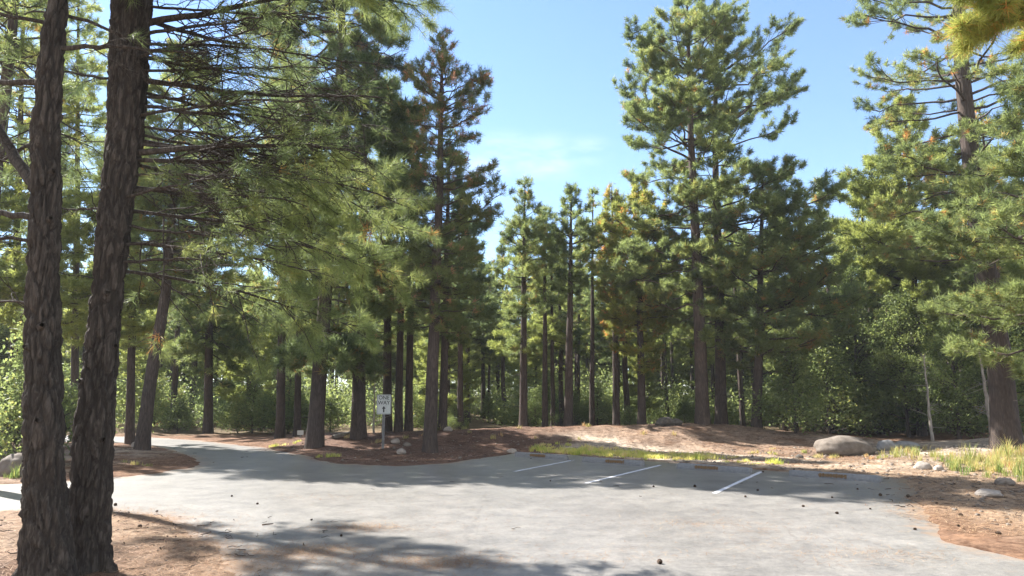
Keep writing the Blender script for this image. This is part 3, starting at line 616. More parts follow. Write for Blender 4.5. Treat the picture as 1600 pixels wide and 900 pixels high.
hero('pine_tree', 31, 963, 30.5, .30, [(292, 950, 965), (315, 935, 985), (370, 930, 1000), (430, 935, 1000), (500, 940, 990), (540, 950, 980)], [(665, 963), (292, 955)],
     'pine with orange-tinged top touching the yellow-green pine', 530, 60, leaf=G_YEL, needle=(.22, .024, 17), smin=.3, brown=.09)
hero('pine_tree', 32, 1573, 20.6, .70, [(-330, 1470, 1500), (-200, 1400, 1570), (-60, 1360, 1620), (20, 1345, 1630), (60, 1325, 1650), (105, 1310, 1650), (135, 1330, 1640), (160, 1350, 1640), (200, 1340, 1620), (250, 1320, 1600), (320, 1370, 1600), (430, 1400, 1600)], [(688, 1573), (560, 1561), (400, 1535), (200, 1511), (60, 1498), (-330, 1485)],
     'largest pine at the right, massive dark trunk and open upper crown', 425, 125, grow=1.08, leaf=G_PINE, low=-12, high=30, needle=(.17, .016, 30), tip_up=.14, dens=.5, jag=(.45, 1.12), smin=.55, second=.9, bark=B_MID, stubs=9)
hero('pine_tree', 33, 1660, 17.2, .40, [(40, 1650, 1700), (110, 1560, 1760), (210, 1540, 1800), (290, 1490, 1830), (380, 1470, 1850), (470, 1465, 1850), (540, 1490, 1830), (590, 1540, 1780)], [(700, 1660), (90, 1672)],
     'dense green pine leaning in from the edge beside the largest trunk', 585, 120, leaf=G_PINE, low=-15, high=30, needle=(.20, .018, 22), dens=.9, smin=.35)
hero('pine_tree', 34, 1432, 31.0, .36, [(152, 1400, 1425), (200, 1362, 1460), (260, 1335, 1500), (330, 1310, 1510), (400, 1305, 1520), (470, 1330, 1510), (520, 1350, 1500)], [(685, 1440), (155, 1412)],
     'pale green feathery pine behind the open branches of the largest pine', 520, 120, leaf=G_FAR, low=-10, high=35, needle=(.26, .034, 17))
hero('pine_tree', 35, 222, 22.4, .40, [(60, 270, 320), (150, 220, 380), (240, 190, 420), (330, 180, 430), (400, 185, 410), (470, 200, 370)], [(695, 222), (600, 234), (460, 258), (60, 294)],
     'leaning dark-trunked pine on the litter island at the bend of the road', 455, 130, leaf=G_PINE, low=-15, high=30, dens=.72, needle=(.20, .024, 16))
hero('pine_tree', 36, 204, 26.0, .30, [(180, 190, 225), (300, 150, 250), (400, 140, 255), (500, 150, 250), (560, 170, 235)], [(688, 203), (180, 212)],
     'reddish slim trunk just left of the leaning pine on the litter island', 540, 80, leaf=G_PINE, bark=B_RED, dens=.72, needle=(.22, .026, 16))
hero('pine_tree', 37, 326, 34.0, .42, [(150, 320, 345), (250, 270, 385), (350, 255, 400), (450, 250, 405), (550, 255, 400), (600, 275, 380)], [(683, 325), (150, 332)],
     'dark upright pine beyond the far side of the upper road', 600, 110, leaf=G_PINE, low=-25, dens=.72, needle=(.26, .032, 17), lift=-.02, tip_up=.0)
hero('pine_tree', 38, 437, 27.5, .34, [(60, 430, 460), (200, 385, 500), (350, 370, 510), (450, 385, 490), (520, 400, 480)], [(700, 437), (60, 446)],
     'straight pine trunk at the road edge, left of a thinner one', 520, 95, leaf=G_PINE, dens=.72, needle=(.24, .03, 16))
hero('pine_tree', 39, 466, 28.5, .27, [(100, 465, 485), (250, 430, 520), (400, 425, 520), (480, 435, 505)], [(700, 464), (100, 474)],
     'thin pine trunk between two thicker ones at the road edge', 500, 70, leaf=G_PINE, dens=.72, needle=(.24, .026, 15), smin=.3)
hero('pine_tree', 40, 560, 24.6, .50, [(60, 560, 590), (180, 510, 640), (300, 500, 660), (400, 490, 650), (480, 500, 640), (560, 520, 610), (610, 535, 590)], [(693, 560), (400, 566), (60, 575)],
     'stout grey-barked pine just left of the road sign', 600, 90, leaf=G_BRN, low=-30, high=25, dens=.72, needle=(.22, .027, 17), lift=-.05, tip_up=0, bark=B_MID, brown=.02)
hero('pine_tree', 41, 603, 28.0, .36, [(120, 600, 620), (250, 560, 660), (400, 555, 660), (500, 570, 640), (560, 585, 625)], [(690, 605), (120, 610)],
     'dark pine trunk right behind the road sign', 560, 80, leaf=G_PINE, dens=.72, needle=(.24, .026, 15), smin=.3)
hero('pine_tree', 42, 625, 27.0, .30, [(150, 622, 640), (280, 590, 675), (400, 585, 680), (490, 600, 660)], [(690, 622), (400, 628), (150, 632)],
     'first of two close dark trunks right of the sign', 500, 60, leaf=G_DARK, needle=(.24, .026, 15), smin=.3)
hero('pine_tree', 43, 641, 27.6, .30, [(170, 640, 655), (300, 605, 690), (420, 600, 700), (500, 615, 680)], [(690, 638), (400, 644), (170, 648)],
     'second of two close dark trunks right of the sign', 510, 60, leaf=G_DARK, needle=(.24, .026, 15), smin=.3)
hero('pine_tree', 44, 691, 26.0, .30, [(200, 690, 712), (300, 660, 750), (400, 650, 780), (470, 650, 790), (540, 665, 760)], [(675, 691), (200, 702)],
     'slim trunk close behind the rusty-topped pine', 545, 75, leaf=G_DARK, needle=(.24, .026, 15), smin=.3)
hero('pine_tree', 46, 28, 27.5, .34, [(-120, 20, 60), (0, -40, 110), (150, -60, 130), (300, -60, 130), (420, -40, 110)], [(690, 20), (-120, 40)],
     'pale green pine seen left of and behind the two big trunks', 420, 90, leaf=G_YEL, dens=.72, needle=(.24, .026, 16), smin=.35)
hero('pine_tree', 47, 122, 29.5, .30, [(-80, 110, 135), (60, 70, 190), (200, 60, 200), (330, 60, 195), (450, 80, 180)], [(688, 118), (-80, 124)],
     'pale green pine filling the gap between the two big trunks', 450, 80, leaf=G_FAR, dens=.72, needle=(.24, .026, 16), smin=.35)
hero('pine_tree', 45, 1182 + 45, 31, .22, [(430, 1222, 1235), (480, 1195, 1262), (540, 1190, 1265), (600, 1205, 1250)], [(670, 1227), (430, 1229)],
     'young slim pine right of the dark bushy one', 600, 50, leaf=G_PINE, needle=(.24, .03, 14))

# ------------------------------------------------------------------ broadleaf saplings and undergrowth on the right
def sapling(seed, px, Y, top_py, wpx, label, group=None, leaf=None, cbf=.25, lsize=.13, nb=60, dia=.12):
    b = base_at(px, Y); Ht = at(px, top_py, Y)[2] - b[2]; Rr = wpx * Y / F / 2
    pf = lambda h: tuple(np.interp(h / Ht, [0, .2, .45, .75, 1], [Rr * .5, Rr * .85, Rr, Rr * .75, Rr * .2]) for _ in range(3))
    m = pine('s', seed, Ht, dia / 2, pf, Ht * cbf, nb, needle=(.10, lsize, 8), leafy=True, leaf=leaf or G_LEAF, low=5, high=60, tip_up=.1, stubs=0, dens=.9, jag=(.5, 1.1), second=1.1)
    return place('leafy_tree', m, b, label, 'tree', group)
sapling(61, 1345, 31, 425, 150, 'bright green leafy tree behind the big boulder', cbf=.08, nb=80)
sapling(62, 1420, 29.5, 455, 130, 'leafy green tree between the boulder and the pale dead trunk', cbf=.06, nb=80)
sapling(63, 1500, 27, 500, 120, 'low leafy tree left of the largest trunk at the right', lsize=.11, cbf=.05, nb=80)
sapling(64, 1302, 33, 470, 120, 'darker leafy tree at the end of the mound', leaf=G_PINE, cbf=.08)
sapling(65, 1590, 26, 520, 120, 'leafy tree half hidden behind the largest trunk')
sapling(66, 1270, 36, 520, 110, 'small leafy tree seen between mound and boulder')
# pale thin trunks
def snag(px, Y, top_py, dia, label, tilt=0):
    b = base_at(px, Y); Ht = at(px, top_py, Y)[2] - b[2]; rng = np.random.default_rng(px)
    K = 18; t = np.linspace(0, 1, K); P = np.stack([tilt * t * Ht + np.cumsum(rng.normal(size=K) * .012), np.cumsum(rng.normal(size=K) * .012), t * Ht], -1); P[0, 2] = -.1
    W = Bag(); W.add(*tubes(P[None], (dia / 2 * (1 - .75 * t))[None], 10))
    P2, L2, _, _ = spawn(P[None], np.array([Ht]), np.array([34]), .15, 1.3, lambda s, pl: .25 + .5 * (1 - s), rng, 4, -.05, .6); W.add(*tubes(P2, np.full((34, 1), .009) * np.linspace(1, .4, 4)[None], 4))
    r = empty('dead_tree', b); tag(r, label, 'tree'); mk('trunk', W.v(), [W.q()], B_LIGHT, r, True)
snag(1457, 25.5, 555, .12, 'thin pale dead trunk standing between boulder and largest pine')
snag(1551, 22.5, 545, .16, 'pale weathered trunk touching the left side of the largest trunk', -.06)
snag(585, 26.5, 560, .08, 'thin grey dead stem between the stout pine and the sign')

# ------------------------------------------------------------------ copies: the forest behind
def proto(seed, Ht, r, cbf, rad, nb, leaf, q=(.27, .042, 11), low=-12, high=35, d=.9, **kw):
    pf = lambda h: tuple(np.interp(h / Ht, [0, cbf, cbf + .15, .75, 1], [rad * .7, rad * .8, rad, rad * .6, .12]) for _ in range(3))
    return pine('p', seed, Ht, r, pf, Ht * cbf, nb, needle=q, leaf=leaf, low=low, high=high, dens=d * .8, twig_tubes=False, jag=(.4, 1.12), smin=.3, **kw)
PR = [proto(101, 13, .16, .42, 1.9, 62, G_FAR), proto(102, 13, .15, .52, 1.7, 50, G_PINE), proto(103, 13, .18, .32, 2.3, 80, G_FAR, low=-22, lift=0),
      proto(104, 13, .14, .60, 1.6, 44, G_PINE), proto(105, 13, .17, .38, 2.1, 70, G_DARK), proto(106, 9, .12, .12, 2.0, 80, G_FAR, low=-5)]
BU = [pine('b', 120 + i, 2.2, .03, lambda h: tuple(np.interp(h, [0, .8, 2.2], [1.0, 1.2, .4]) for _ in range(3)), .15, 46, needle=(.09, .13, 8), leafy=True, leaf=[G_LEAF, G_PINE][i % 2], low=15, high=65, stubs=0, twig_tubes=False) for i in range(3)]
ZL = 'tall pine in the crowd beyond the upper road at the left'
ZC = 'slim pine in the shaded rank behind the mound'
ZR = 'pine in the thick wood behind the boulder and grassy verge'
taken = []
def forest(n, x0, x1, y0, y1, hts, label, group, seed, mind=1.5, protos=(0, 1, 2, 3, 4), small=.22):
    r = random.Random(seed); k = 0; tries = 0
    while k < n and tries < 4000:
        tries += 1
        px = r.uniform(x0, x1); Yd = r.uniform(y0, y1); x, y, z = base_at(px, Yd)
        if float(sdist(np.array([x]), np.array([y]))[0]) < 1.4 or any((x - a) ** 2 + (y - b_) ** 2 < mind ** 2 for a, b_ in taken): continue
        taken.append((x, y)); k += 1
        sm = r.random() < small
        i = 5 if sm else r.choice(protos); h = r.uniform(*hts) * (.5 if sm else 1); base = 9 if i == 5 else 13
        s = h / base
        place('pine_tree', PR[i], (x, y, z), label, 'pine tree', group, r.uniform(0, 6.28), (s * r.uniform(.9, 1.25) * (.9 if not sm else 1.1), s), (r.uniform(-.03, .03), r.uniform(-.03, .03)))
forest(19, -120, 640, 34, 54, (11, 15.5), ZL, 'pines beyond the upper road', 1)
forest(8, -200, 190, 23, 31, (10, 13), 'broad pine beside the left branch of the road', 'pines along the left branch road', 2, 2.2, (0, 2, 4))
forest(42, 640, 1260, 33.5, 50, (9.5, 12.5), ZC, 'pines behind the mound', 3)
forest(24, 1290, 1750, 32, 50, (11, 15), ZR, 'pines behind the grassy verge', 4)
forest(5, 1560, 1700, 24, 31, (11, 15), 'pine beside the largest trunk at the frame edge', 'pines beside the largest trunk', 5)
# undergrowth
def bushes(n, x0, x1, y0, y1, sc, label, group, seed):
    r = random.Random(seed)
    for i in range(n):
        for _ in range(50):
            x, y, z = base_at(r.uniform(x0, x1), r.uniform(y0, y1))
            if float(sdist(np.array([x]), np.array([y]))[0]) > .9: break
        s = r.uniform(*sc)
        place('bush', BU[r.randrange(3)], (x, y, z - .05), label, 'bush', group, r.uniform(0, 6.28), (s * r.uniform(.8, 1.3), s))
bushes(12, 640, 1290, 33, 44, (.4, .9), 'leafy green bush between the trunks behind the mound', 'bushes behind the mound', 11)
bushes(24, 1230, 1640, 26, 38, (.5, 1.5), 'leafy bush under the trees behind the boulder', 'bushes behind the boulder', 12)
bushes(22, -100, 560, 32, 46, (.5, 1.3), 'leafy bush beyond the upper road', 'bushes beyond the upper road', 13)
bushes(3, -60, 40, 16, 21, (.8, 1.3), 'bright leafy bush at the verge left of the big trunks', 'bushes at the left verge', 14)

# far wood that reads as one mass
def far_mass():
    rng = np.random.default_rng(77); ps = []
    for i in range(4):
        Ht = 12; rad = 2.4
        pf = lambda h: tuple(np.interp(h / Ht, [0, .15, .4, .8, 1], [rad * .7, rad, rad, rad * .6, .2]) for _ in range(3))
        wd, cn = pine('f', 300 + i, Ht, .16, pf, Ht * (.12 + .08 * i), 50, needle=(.42, .13, 5), leaf=G_FAR, twig_tubes=False, dens=.7, mult=1, stubs=0)
        def arr(me):
            v = np.empty(len(me.vertices) * 3, np.float32); me.vertices.foreach_get('co', v)
            l = np.empty(len(me.loops), np.int32); me.loops.foreach_get('vertex_index', l)
            return v.reshape(-1, 3), l
        wv, wl = arr(wd); cv, cl = arr(cn); tn = np.empty(len(cn.vertices), np.float32); cn.attributes['tint'].data.foreach_get('value', tn)
        ps.append((wv, wl.reshape(-1, 4), cv, cl.reshape(-1, 3), tn))
    V, Q, A, n = [], [], [], 0; WV, WQ, wn = [], [], 0
    r = random.Random(9)
    for k in range(330):
        a = math.radians(r.uniform(-62, 52)); d = r.uniform(52, 85); x, y = d * math.sin(a), d * math.cos(a)
        z = Hs(x, y); s = r.uniform(.65, 1.05); c_, s_ = math.cos(k * 1.7), math.sin(k * 1.7)
        wv, wl, cv, cl, tn = ps[k % 4]; M = np.array(((c_, -s_, 0), (s_, c_, 0), (0, 0, 1))) * s
        V.append(cv @ M.T + (x, y, z)); Q.append(cl + n); A.append(np.clip(tn + r.uniform(-.15, .15), 0, 1)); n += len(cv)
        WV.append(wv @ M.T + (x, y, z)); WQ.append(wl + wn); wn += len(wv)
    o = mk('far_forest', np.concatenate(V), [np.concatenate(Q)], G_FAR, attrs={'tint': ('FLOAT', np.concatenate(A))}); tag(o, kind='stuff')
    o = mk('far_forest_stems', np.concatenate(WV), [np.concatenate(WQ)], B_MID); tag(o, kind='stuff')
far_mass()
def undergrowth():
    rng = np.random.default_rng(78); r = random.Random(31); VV, QQ, AA, n = [], [], [], 0
    for k in range(520):
        a = math.radians(r.uniform(-60, 52)); d = r.uniform(39, 60) if k > 60 else r.uniform(50, 62); x, y = d * math.sin(a), d * math.cos(a)
        hgt = r.uniform(.8, 3.2); wd = hgt * r.uniform(.5, .9); P = rng.normal(size=(70, 3)) * (wd * .5, wd * .5, hgt * .28) + (x, y, Hs(x, y) + hgt * .45)
        V, Q, A = leaves(P, 13, .16, .28, rng, np.clip(r.uniform(.2, .8) + rng.normal(size=70) * .15, 0, 1)); VV.append(V); QQ.append(Q + n); AA.append(A); n += len(V)
    o = mk('undergrowth', np.concatenate(VV), [np.concatenate(QQ)], G_PINE, attrs={'tint': ('FLOAT', np.concatenate(AA) * .8)}); tag(o, kind='stuff')
undergrowth()

# ------------------------------------------------------------------ trees outside the frame whose branches and shade reach into it
def rad_prof(pts): return lambda h: tuple(np.interp(h, [p[0] for p in pts], [p[i] for p in pts]) for i in (1, 2, 3))
m = pine('k', 71, 12, .2, rad_prof([(0, 1, 1, 1), (5.5, 2.2, 2.4, 2.2), (8, 2.0, 2.2, 2), (12, .2, .2, .2)]), 5.4, 60, needle=(.18, .014, 22), leaf=G_YEL)
kx, ky = 7.4, 6.4
rk = place('pine_tree', m, (kx, ky, Hs(kx, ky)), 'pine past the right frame edge, only its yellowish bough tip shows')
def bough(root, p0, p1, rad, seed, leaf, n2=26, nn=50, nl=.15, nw=.006):
    rng = np.random.default_rng(seed); b = np.array(root.location); p0 = np.array(p0) - b; p1 = np.array(p1) - b; L = np.linalg.norm(p1 - p0)
    t = np.linspace(0, 1, 12)[:, None]; P = p0 + (p1 - p0) * t + np.array((0, 0, 1.)) * np.sin(t * math.pi) * L * .06
    W = Bag(); W.add(*tubes(P[None], (rad * np.linspace(1, .2, 12))[None], 8))
    P2, L2, _, _ = spawn(P[None], np.array([L]), np.array([n2]), .3, .7, lambda s, pl: .25 + pl * .3 * (1 - s), rng, 5, -.05, .6); W.add(*tubes(P2, np.full((n2, 1), .009) * np.linspace(1, .4, 5)[None], 5))
    P3, L3, _, _ = spawn(P2, L2, np.full(n2, 8), .1, .7, lambda s, pl: .10 + .3 * pl * (1 - s), rng, 4, .1, .6); W.add(*tubes(P3, np.full((len(P3), 1), .004) * np.linspace(1, .5, 4)[None], 3))
    T = np.concatenate([P3[:, -1], P3[:, 1], P2[:, -1], P[-1:]]); A = np.concatenate([nrm(P3[:, -1] - P3[:, -2])] * 2 + [nrm(P2[:, -1] - P2[:, -2]), nrm(P[-1:] - P[-2:-1])])
    V, Q, At = needles(T, A, nn, nl, nw, rng, .8, .12, np.clip(.55 + rng.normal(size=len(T)) * .25, 0, 1))
    lb = mk('limb', W.v(), [W.q()], B_MID, root, True); mk('foliage', V, [Q], leaf, lb, False, {'tint': ('FLOAT', At)})
bough(rk, (kx, ky, 5.0), at(1515, 40, 6.1), .05, 5, G_YEL); bough(rk, (kx, ky, 5.2), at(1560, 20, 6.6), .04, 6, G_YEL); bough(rk, (kx, ky, 5.3), at(1540, -20, 5.9), .04, 7, G_YEL)
OFF = [(-10.6, 14.2, 13.5, 1.5, 72, .6)]
for (x, y, h, r_, sd_, cf) in OFF:
    m = pine('o', sd_, h, .2, rad_prof([(0, r_, r_, r_), (h * .3, r_, r_, r_), (h * .75, r_, r_, r_), (h, .2, .2, .2)]), h * cf, 80, dens=.55, smin=.35, needle=(.20, .016, 18), leaf=G_PINE, low=-10)
    place('pine_tree', m, (x, y, Hs(x, y)), 'pine beyond the left branch road, almost hidden behind the paler big trunk' if sd_ == 72 else 'tall pine at the left branch road, green boughs behind the big trunks')

# ------------------------------------------------------------------ rocks
def rock(name, px, Y, wm, hm, dm, m, seed, label, cat='rock', sink=.25):
    import bmesh
    bm = bmesh.new(); bmesh.ops.create_icosphere(bm, subdivisions=4, radius=1)
    for v in bm.verts:
        p = v.co.copy(); n = noise.fractal(p * 1.1 + Vector((seed, 0, 0)), 1, 2, 5); c = noise.voronoi(p * 1.6 + Vector((0, seed, 0)))[0]
        v.co = p * (1 + .16 * n + .08 * (c[1] - c[0]))
        v.co.x *= wm / 2; v.co.y *= dm / 2; v.co.z *= hm * (.62 if v.co.z > 0 else .5); v.co.z += hm * (.5 - sink)
    me = bpy.data.meshes.new(name); bm.to_mesh(me); bm.free()
    for p in me.polygons: p.use_smooth = True
    me.materials.append(m); o = bpy.data.objects.new(name, me); COL.objects.link(o)
    b = base_at(px, Y); o.location = b; o.rotation_euler = (0, 0, seed * 1.3)
    if wm > dm * 1.2: o.rotation_euler = (0, 0, 0)
    tag(o, label, cat); return o
rock('boulder', 1320, 21.6, 1.62, .60, 1.0, M_ROCK, 3, 'big smooth tan boulder at the back of the dirt verge', 'boulder', .22)
rock('rock', 1385, 22.4, .60, .36, .5, M_ROCKG, 5, 'small grey rock just right of the big boulder')
rock('rock', 1415, 22.8, .75, .22, .5, M_ROCKG, 9, 'flat grey rock right of the small grey one')
rock('rock', 1442, 16.9, .36, .22, .3, M_ROCKP, 7, 'pale pointed rock on the dirt near the corner of the lot')
rock('rock', 1467, 16.5, .24, .14, .2, M_ROCKP, 8, 'small pale rock right of the pale pointed one')
rock('rock', 627, 21.0, .30, .18, .26, M_ROCKP, 11, 'pale rock in the red litter below the sign')
rock('rock', 618, 23.6, .30, .17, .26, M_ROCKP, 12, 'pale rock on the slope right of the sign post')
rock('rock', 636, 23.2, .26, .15, .2, M_ROCK, 13, 'brownish rock beside the pale slope rock')
rock('rock', 800, 22.2, .30, .16, .2, M_ROCKP, 14, 'small pale rock at the far end of the wheel stops')
rock('rock', 1040, 26.6, .70, .34, .5, M_DARK, 15, 'dark lump of rock on top of the mound', sink=.2)
rock('rock', 1058, 26.6, .40, .26, .4, M_DARK, 16, 'smaller dark rock touching the dark lump on the mound', sink=.2)
rock('rock', 20, 15.6, .6, .5, .5, M_ROCK, 17, 'tan rock at the verge, left of the big trunks', sink=.2)
rock('rock', 213, 23.6, .36, .22, .3, M_ROCKP, 18, 'pale rock at the foot of the leaning pine')
rock('rock', 1249, 20.3, .22, .12, .2, M_DARK, 19, 'small dark stone on the pale dirt behind the lot')
rock('rock', 700, 25.4, .3, .18, .3, M_ROCKP, 23, 'pale rock behind the foot of the rusty-topped pine')
rock('rock', 1570, 14.2, .34, .16, .3, M_ROCK, 24, 'brown rock in the orange litter at the right')
rock('rock', 1545, 12.6, .42, .13, .4, M_ROCKP, 25, 'flat pale rock half buried in the orange litter')

# ------------------------------------------------------------------ wheel stops
def wheel_stop(px, py, label, spots, ang):
    root = empty('wheel_stop', (*ground_px(px, py), 0), ang); tag(root, label, 'wheel stop', 'concrete wheel stops of the parking stalls')
    L, w0, w1, h = 1.83, .16, .11, .125; n = 40; V = []; rr = random.Random(int(px))
    prof = [(-w0 / 2, 0), (-w0 / 2, .04), (-w1 / 2, h - .012), (-w1 / 2 + .012, h), (w1 / 2 - .012, h), (w1 / 2, h - .012), (w0 / 2, .04), (w0 / 2, 0)]
    for i in range(n + 1):
        x = -L / 2 + L * i / n; e = .86 if i in (0, n) else 1
        for (a, b_) in prof: V.append((x + (0.0), a * e + rr.uniform(-.003, .003), b_ * e + (rr.uniform(-.004, .003) if b_ > 0 else 0)))
    k = len(prof); Q = [(i * k + j, i * k + j + 1, (i + 1) * k + j + 1, (i + 1) * k + j) for i in range(n) for j in range(k - 1)]
    o = mk('stop_body', V, [np.array(Q), np.array([[0, 3, 4, 7], [0, 1, 2, 3], [4, 5, 6, 7]]), np.array([[0, 3, 4, 7], [0, 1, 2, 3], [4, 5, 6, 7]]) + n * k], M_CONC, root)
    # worn brown stencil of upright strokes on the face towards the lot
    c0 = spots; x = c0 - .27; V = []; Q = []
    while x < c0 + .27:
        wd = rr.uniform(.022, .055); t0, t1 = .022 + rr.uniform(0, .012), .112 - rr.uniform(0, .012)
        for (xx, tt) in ((x, t0), (x + wd, t0), (x + wd, t1), (x, t1)):
            yy = -w0 / 2 if tt < .04 else -w0 / 2 + (w0 - w1) / 2 * (tt - .04) / (h - .052); V.append((xx, yy - .006, tt))
        Q.append([len(V) - 4 + i for i in range(4)]); x += wd + rr.uniform(.010, .022)
    V += [(c0 - .29, -w0 / 2 - .004, .05), (c0 + .27, -w0 / 2 - .004, .05), (c0 + .27, -w0 / 2 + .008, .085), (c0 - .29, -w0 / 2 + .008, .085)]; Q.append([len(V) - 4 + i for i in range(4)])
    mk('stencil', V, [np.array(Q)], M_RUST, root)
WA = np.array(ground_px(1300, 745)); WB = np.array(ground_px(845, 713)); ang = math.atan2(*(WA - WB)[::-1])
wheel_stop(1303, 748, 'grey concrete wheel stop farthest right, half in sunlight', .0, ang)
wheel_stop(1115, 735.5, 'grey concrete wheel stop second from the right, between two painted lines', -.15, ang)
wheel_stop(957, 724.5, 'grey concrete wheel stop third from the right, grass behind it', .12, ang)
wheel_stop(845, 715.5, 'grey concrete wheel stop farthest left, end of the row', -.05, ang)

# ------------------------------------------------------------------ road sign
b = base_at(598, 22.6); sg = empty('road_sign', b, math.radians(-6)); tag(sg, 'white ONE WAY sign with up arrow on a short grey post', 'road sign')
pc = at(599, 632, 22.6); hc = pc[2] - b[2]
W = Bag()
Vp = []; prof = [(-.04, 0), (-.04, .006), (-.018, .006), (-.018, .034), (.018, .034), (.018, .006), (.04, .006), (.04, 0), (.012, 0), (.012, .028), (-.012, .028), (-.012, 0)]
for z_ in (-.2, hc + .28): Vp += [(a, .012 + c, z_) for a, c in prof]
mk('post', Vp, [np.array([(i, (i + 1) % 12, 12 + (i + 1) % 12, 12 + i) for i in range(12)])], M_STEEL, sg)
def rrect(wd, ht, r, y, zc, n=6):
    P = []
    for (cx_, cz_, a0) in ((wd / 2 - r, ht / 2 - r, 0), (-wd / 2 + r, ht / 2 - r, 90), (-wd / 2 + r, -ht / 2 + r, 180), (wd / 2 - r, -ht / 2 + r, 270)):
        for i in range(n + 1):
            a = math.radians(a0 + 90 * i / n); P.append((cx_ + r * math.cos(a), y, zc + cz_ + r * math.sin(a)))
    return P
def ngon_prism(name, P, y1, m, parent):
    n = len(P); V = P + [(p[0], y1, p[2]) for p in P]
    me = bpy.data.meshes.new(name); me.from_pydata(V, [], [list(range(n)), list(range(2 * n - 1, n - 1, -1))] + [[i, (i + 1) % n, n + (i + 1) % n, n + i] for i in range(n)]); me.materials.append(m)
    o = bpy.data.objects.new(name, me); COL.objects.link(o); o.parent = parent; return o
panel = ngon_prism('sign_panel', rrect(.457, .61, .04, 0, hc), .004, M_SIGN, sg)
bo, bi = rrect(.435, .588, .034, -.002, hc), rrect(.415, .568, .028, -.002, hc); n = len(bo)
mk('sign_border', bo + bi, [np.array([(i, (i + 1) % n, n + (i + 1) % n, n + i) for i in range(n)])], M_INK, panel)
for (txt, zo) in (('ONE', .155), ('WAY', .0)):
    cu = bpy.data.curves.new('lettering', 'FONT'); cu.body = txt; cu.size = .165; cu.align_x = 'CENTER'; cu.extrude = .001; cu.offset = .002
    to = bpy.data.objects.new('lettering', cu); COL.objects.link(to)
    me = bpy.data.meshes.new_from_object(to.evaluated_get(bpy.context.evaluated_depsgraph_get())); bpy.data.objects.remove(to); me.materials.clear(); me.materials.append(M_INK)
    o = bpy.data.objects.new('lettering', me); COL.objects.link(o); o.parent = panel; o.location = (0, -.004, hc + zo); o.rotation_euler = (math.pi / 2, 0, 0)
ar = [(0, -.045), (.06, -.13), (.022, -.13), (.022, -.24), (-.022, -.24), (-.022, -.13), (-.06, -.13)]
me = bpy.data.meshes.new('arrow'); me.from_pydata([(x_, -.004, hc + z_) for x_, z_ in ar], [], [[0, 1, 2, 5, 6], [2, 3, 4, 5]]); me.materials.append(M_INK)
o = bpy.data.objects.new('arrow', me); COL.objects.link(o); o.parent = panel
# little marker beside the road
b = base_at(469, 26); mk_ = empty('marker_post', b, .1); tag(mk_, 'small pale marker plate on a thin stake at the road edge', 'marker post')
hm = at(469, 676, 26)[2] - b[2]
V, Q = tubes(np.array([[(0, .02, -.1), (0, .02, hm * .5), (0, .02, hm + .05)]]), np.full((1, 3), .018), 6); mk('post', V, [Q], M_STEEL, mk_)
ngon_prism('marker_plate', rrect(.22, .16, .02, 0, hm), .004, M_SIGN, mk_)
# fallen log
p0 = np.array(base_at(520, 24.5)); p1 = np.array(base_at(548, 25.2)); d = p1 - p0
V, Q = tubes(np.array([[(0, 0, .06), tuple(d * .4 + (0, 0, .08)), tuple(d + (0, 0, .1))]]), np.array([[.07, .08, .05]]), 9)
o = mk('fallen_log', V, [Q], M_WOOD, None, True); o.location = p0; tag(o, 'short grey fallen log at the foot of the stout pine', 'log')

# ------------------------------------------------------------------ pine cones on the asphalt and litter
def cone_mesh(seed):
    rng = np.random.default_rng(seed); V, Q = [], []
    Vb, Qb = tubes(np.array([[(x, 0, 0) for x in np.linspace(-.04, .045, 8)]]), np.array([[.012, .024, .03, .031, .028, .022, .014, .004]]), 10); V.append(Vb); Q.append(Qb); n = len(Vb)
    for k in range(70):
        u = k / 70; x = -.038 + .08 * u; r = .034 * math.sin(math.pi * (.18 + .78 * u)); a = k * 2.4
        c, s_ = math.cos(a), math.sin(a); e = np.array((0, -s_, c)); rad = np.array((0, c, s_))
        p = np.array((x, 0, 0)) + rad * r; tip = p + rad * .010 + np.array((.012, 0, 0))
        V.append(np.array([p - e * .007 - np.array((.006, 0, 0)), p + e * .007 - np.array((.006, 0, 0)), tip + e * .005, tip - e * .005])); Q.append(np.array([[n, n + 1, n + 2, n + 3]])); n += 4
    return mk('pine_cone', np.concatenate(V), [np.concatenate(Q)], M_CONE, link=False)
CM = [cone_mesh(1), cone_mesh(2)]
cones = [(402, 788), (405, 875), (533, 838), (180, 790), (176, 796), (362, 776), (218, 828), (1089, 743), (1021, 761), (1086, 761), (884, 765), (1192, 738), (1376, 775), (1405, 777), (1419, 778), (1308, 803), (1317, 806), (1300, 778), (1360, 796), (1372, 752),
         (1184, 767), (1165, 777), (1220, 742), (1241, 736), (1031, 881), (1440, 804), (1502, 808), (1498, 826), (1545, 843), (1560, 838), (1580, 818), (1450, 798), (1464, 790), (1340, 765), (1285, 768), (1255, 792), (860, 752), (1090, 790), (1430, 868 - 40), (245, 800), (300, 690 + 60)]
tint_ = random.Random(4)
cones = [c for k, c in enumerate(cones) if k % 3 != 1]
for i, (px, py) in enumerate(cones):
    x, y = ground_px(px, py); o = bpy.data.objects.new('pine_cone', CM[i % 2]); COL.objects.link(o)
    s = tint_.uniform(.35, .7); o.scale = (s, s, s); o.location = (x, y, max(Hs(x, y), 0) + .028 * s); o.rotation_euler = (tint_.uniform(-.3, .3), tint_.uniform(-.2, .2), tint_.uniform(0, 6.28))
    onroad = float(sdist(np.array([x]), np.array([y]))[0]) < 0
    tag(o, 'small dark pine cone lying on the asphalt' if onroad else 'small dark pine cone lying in the litter beside the asphalt', 'pine cone', 'pine cones scattered on the asphalt' if onroad else 'pine cones scattered in the litter')

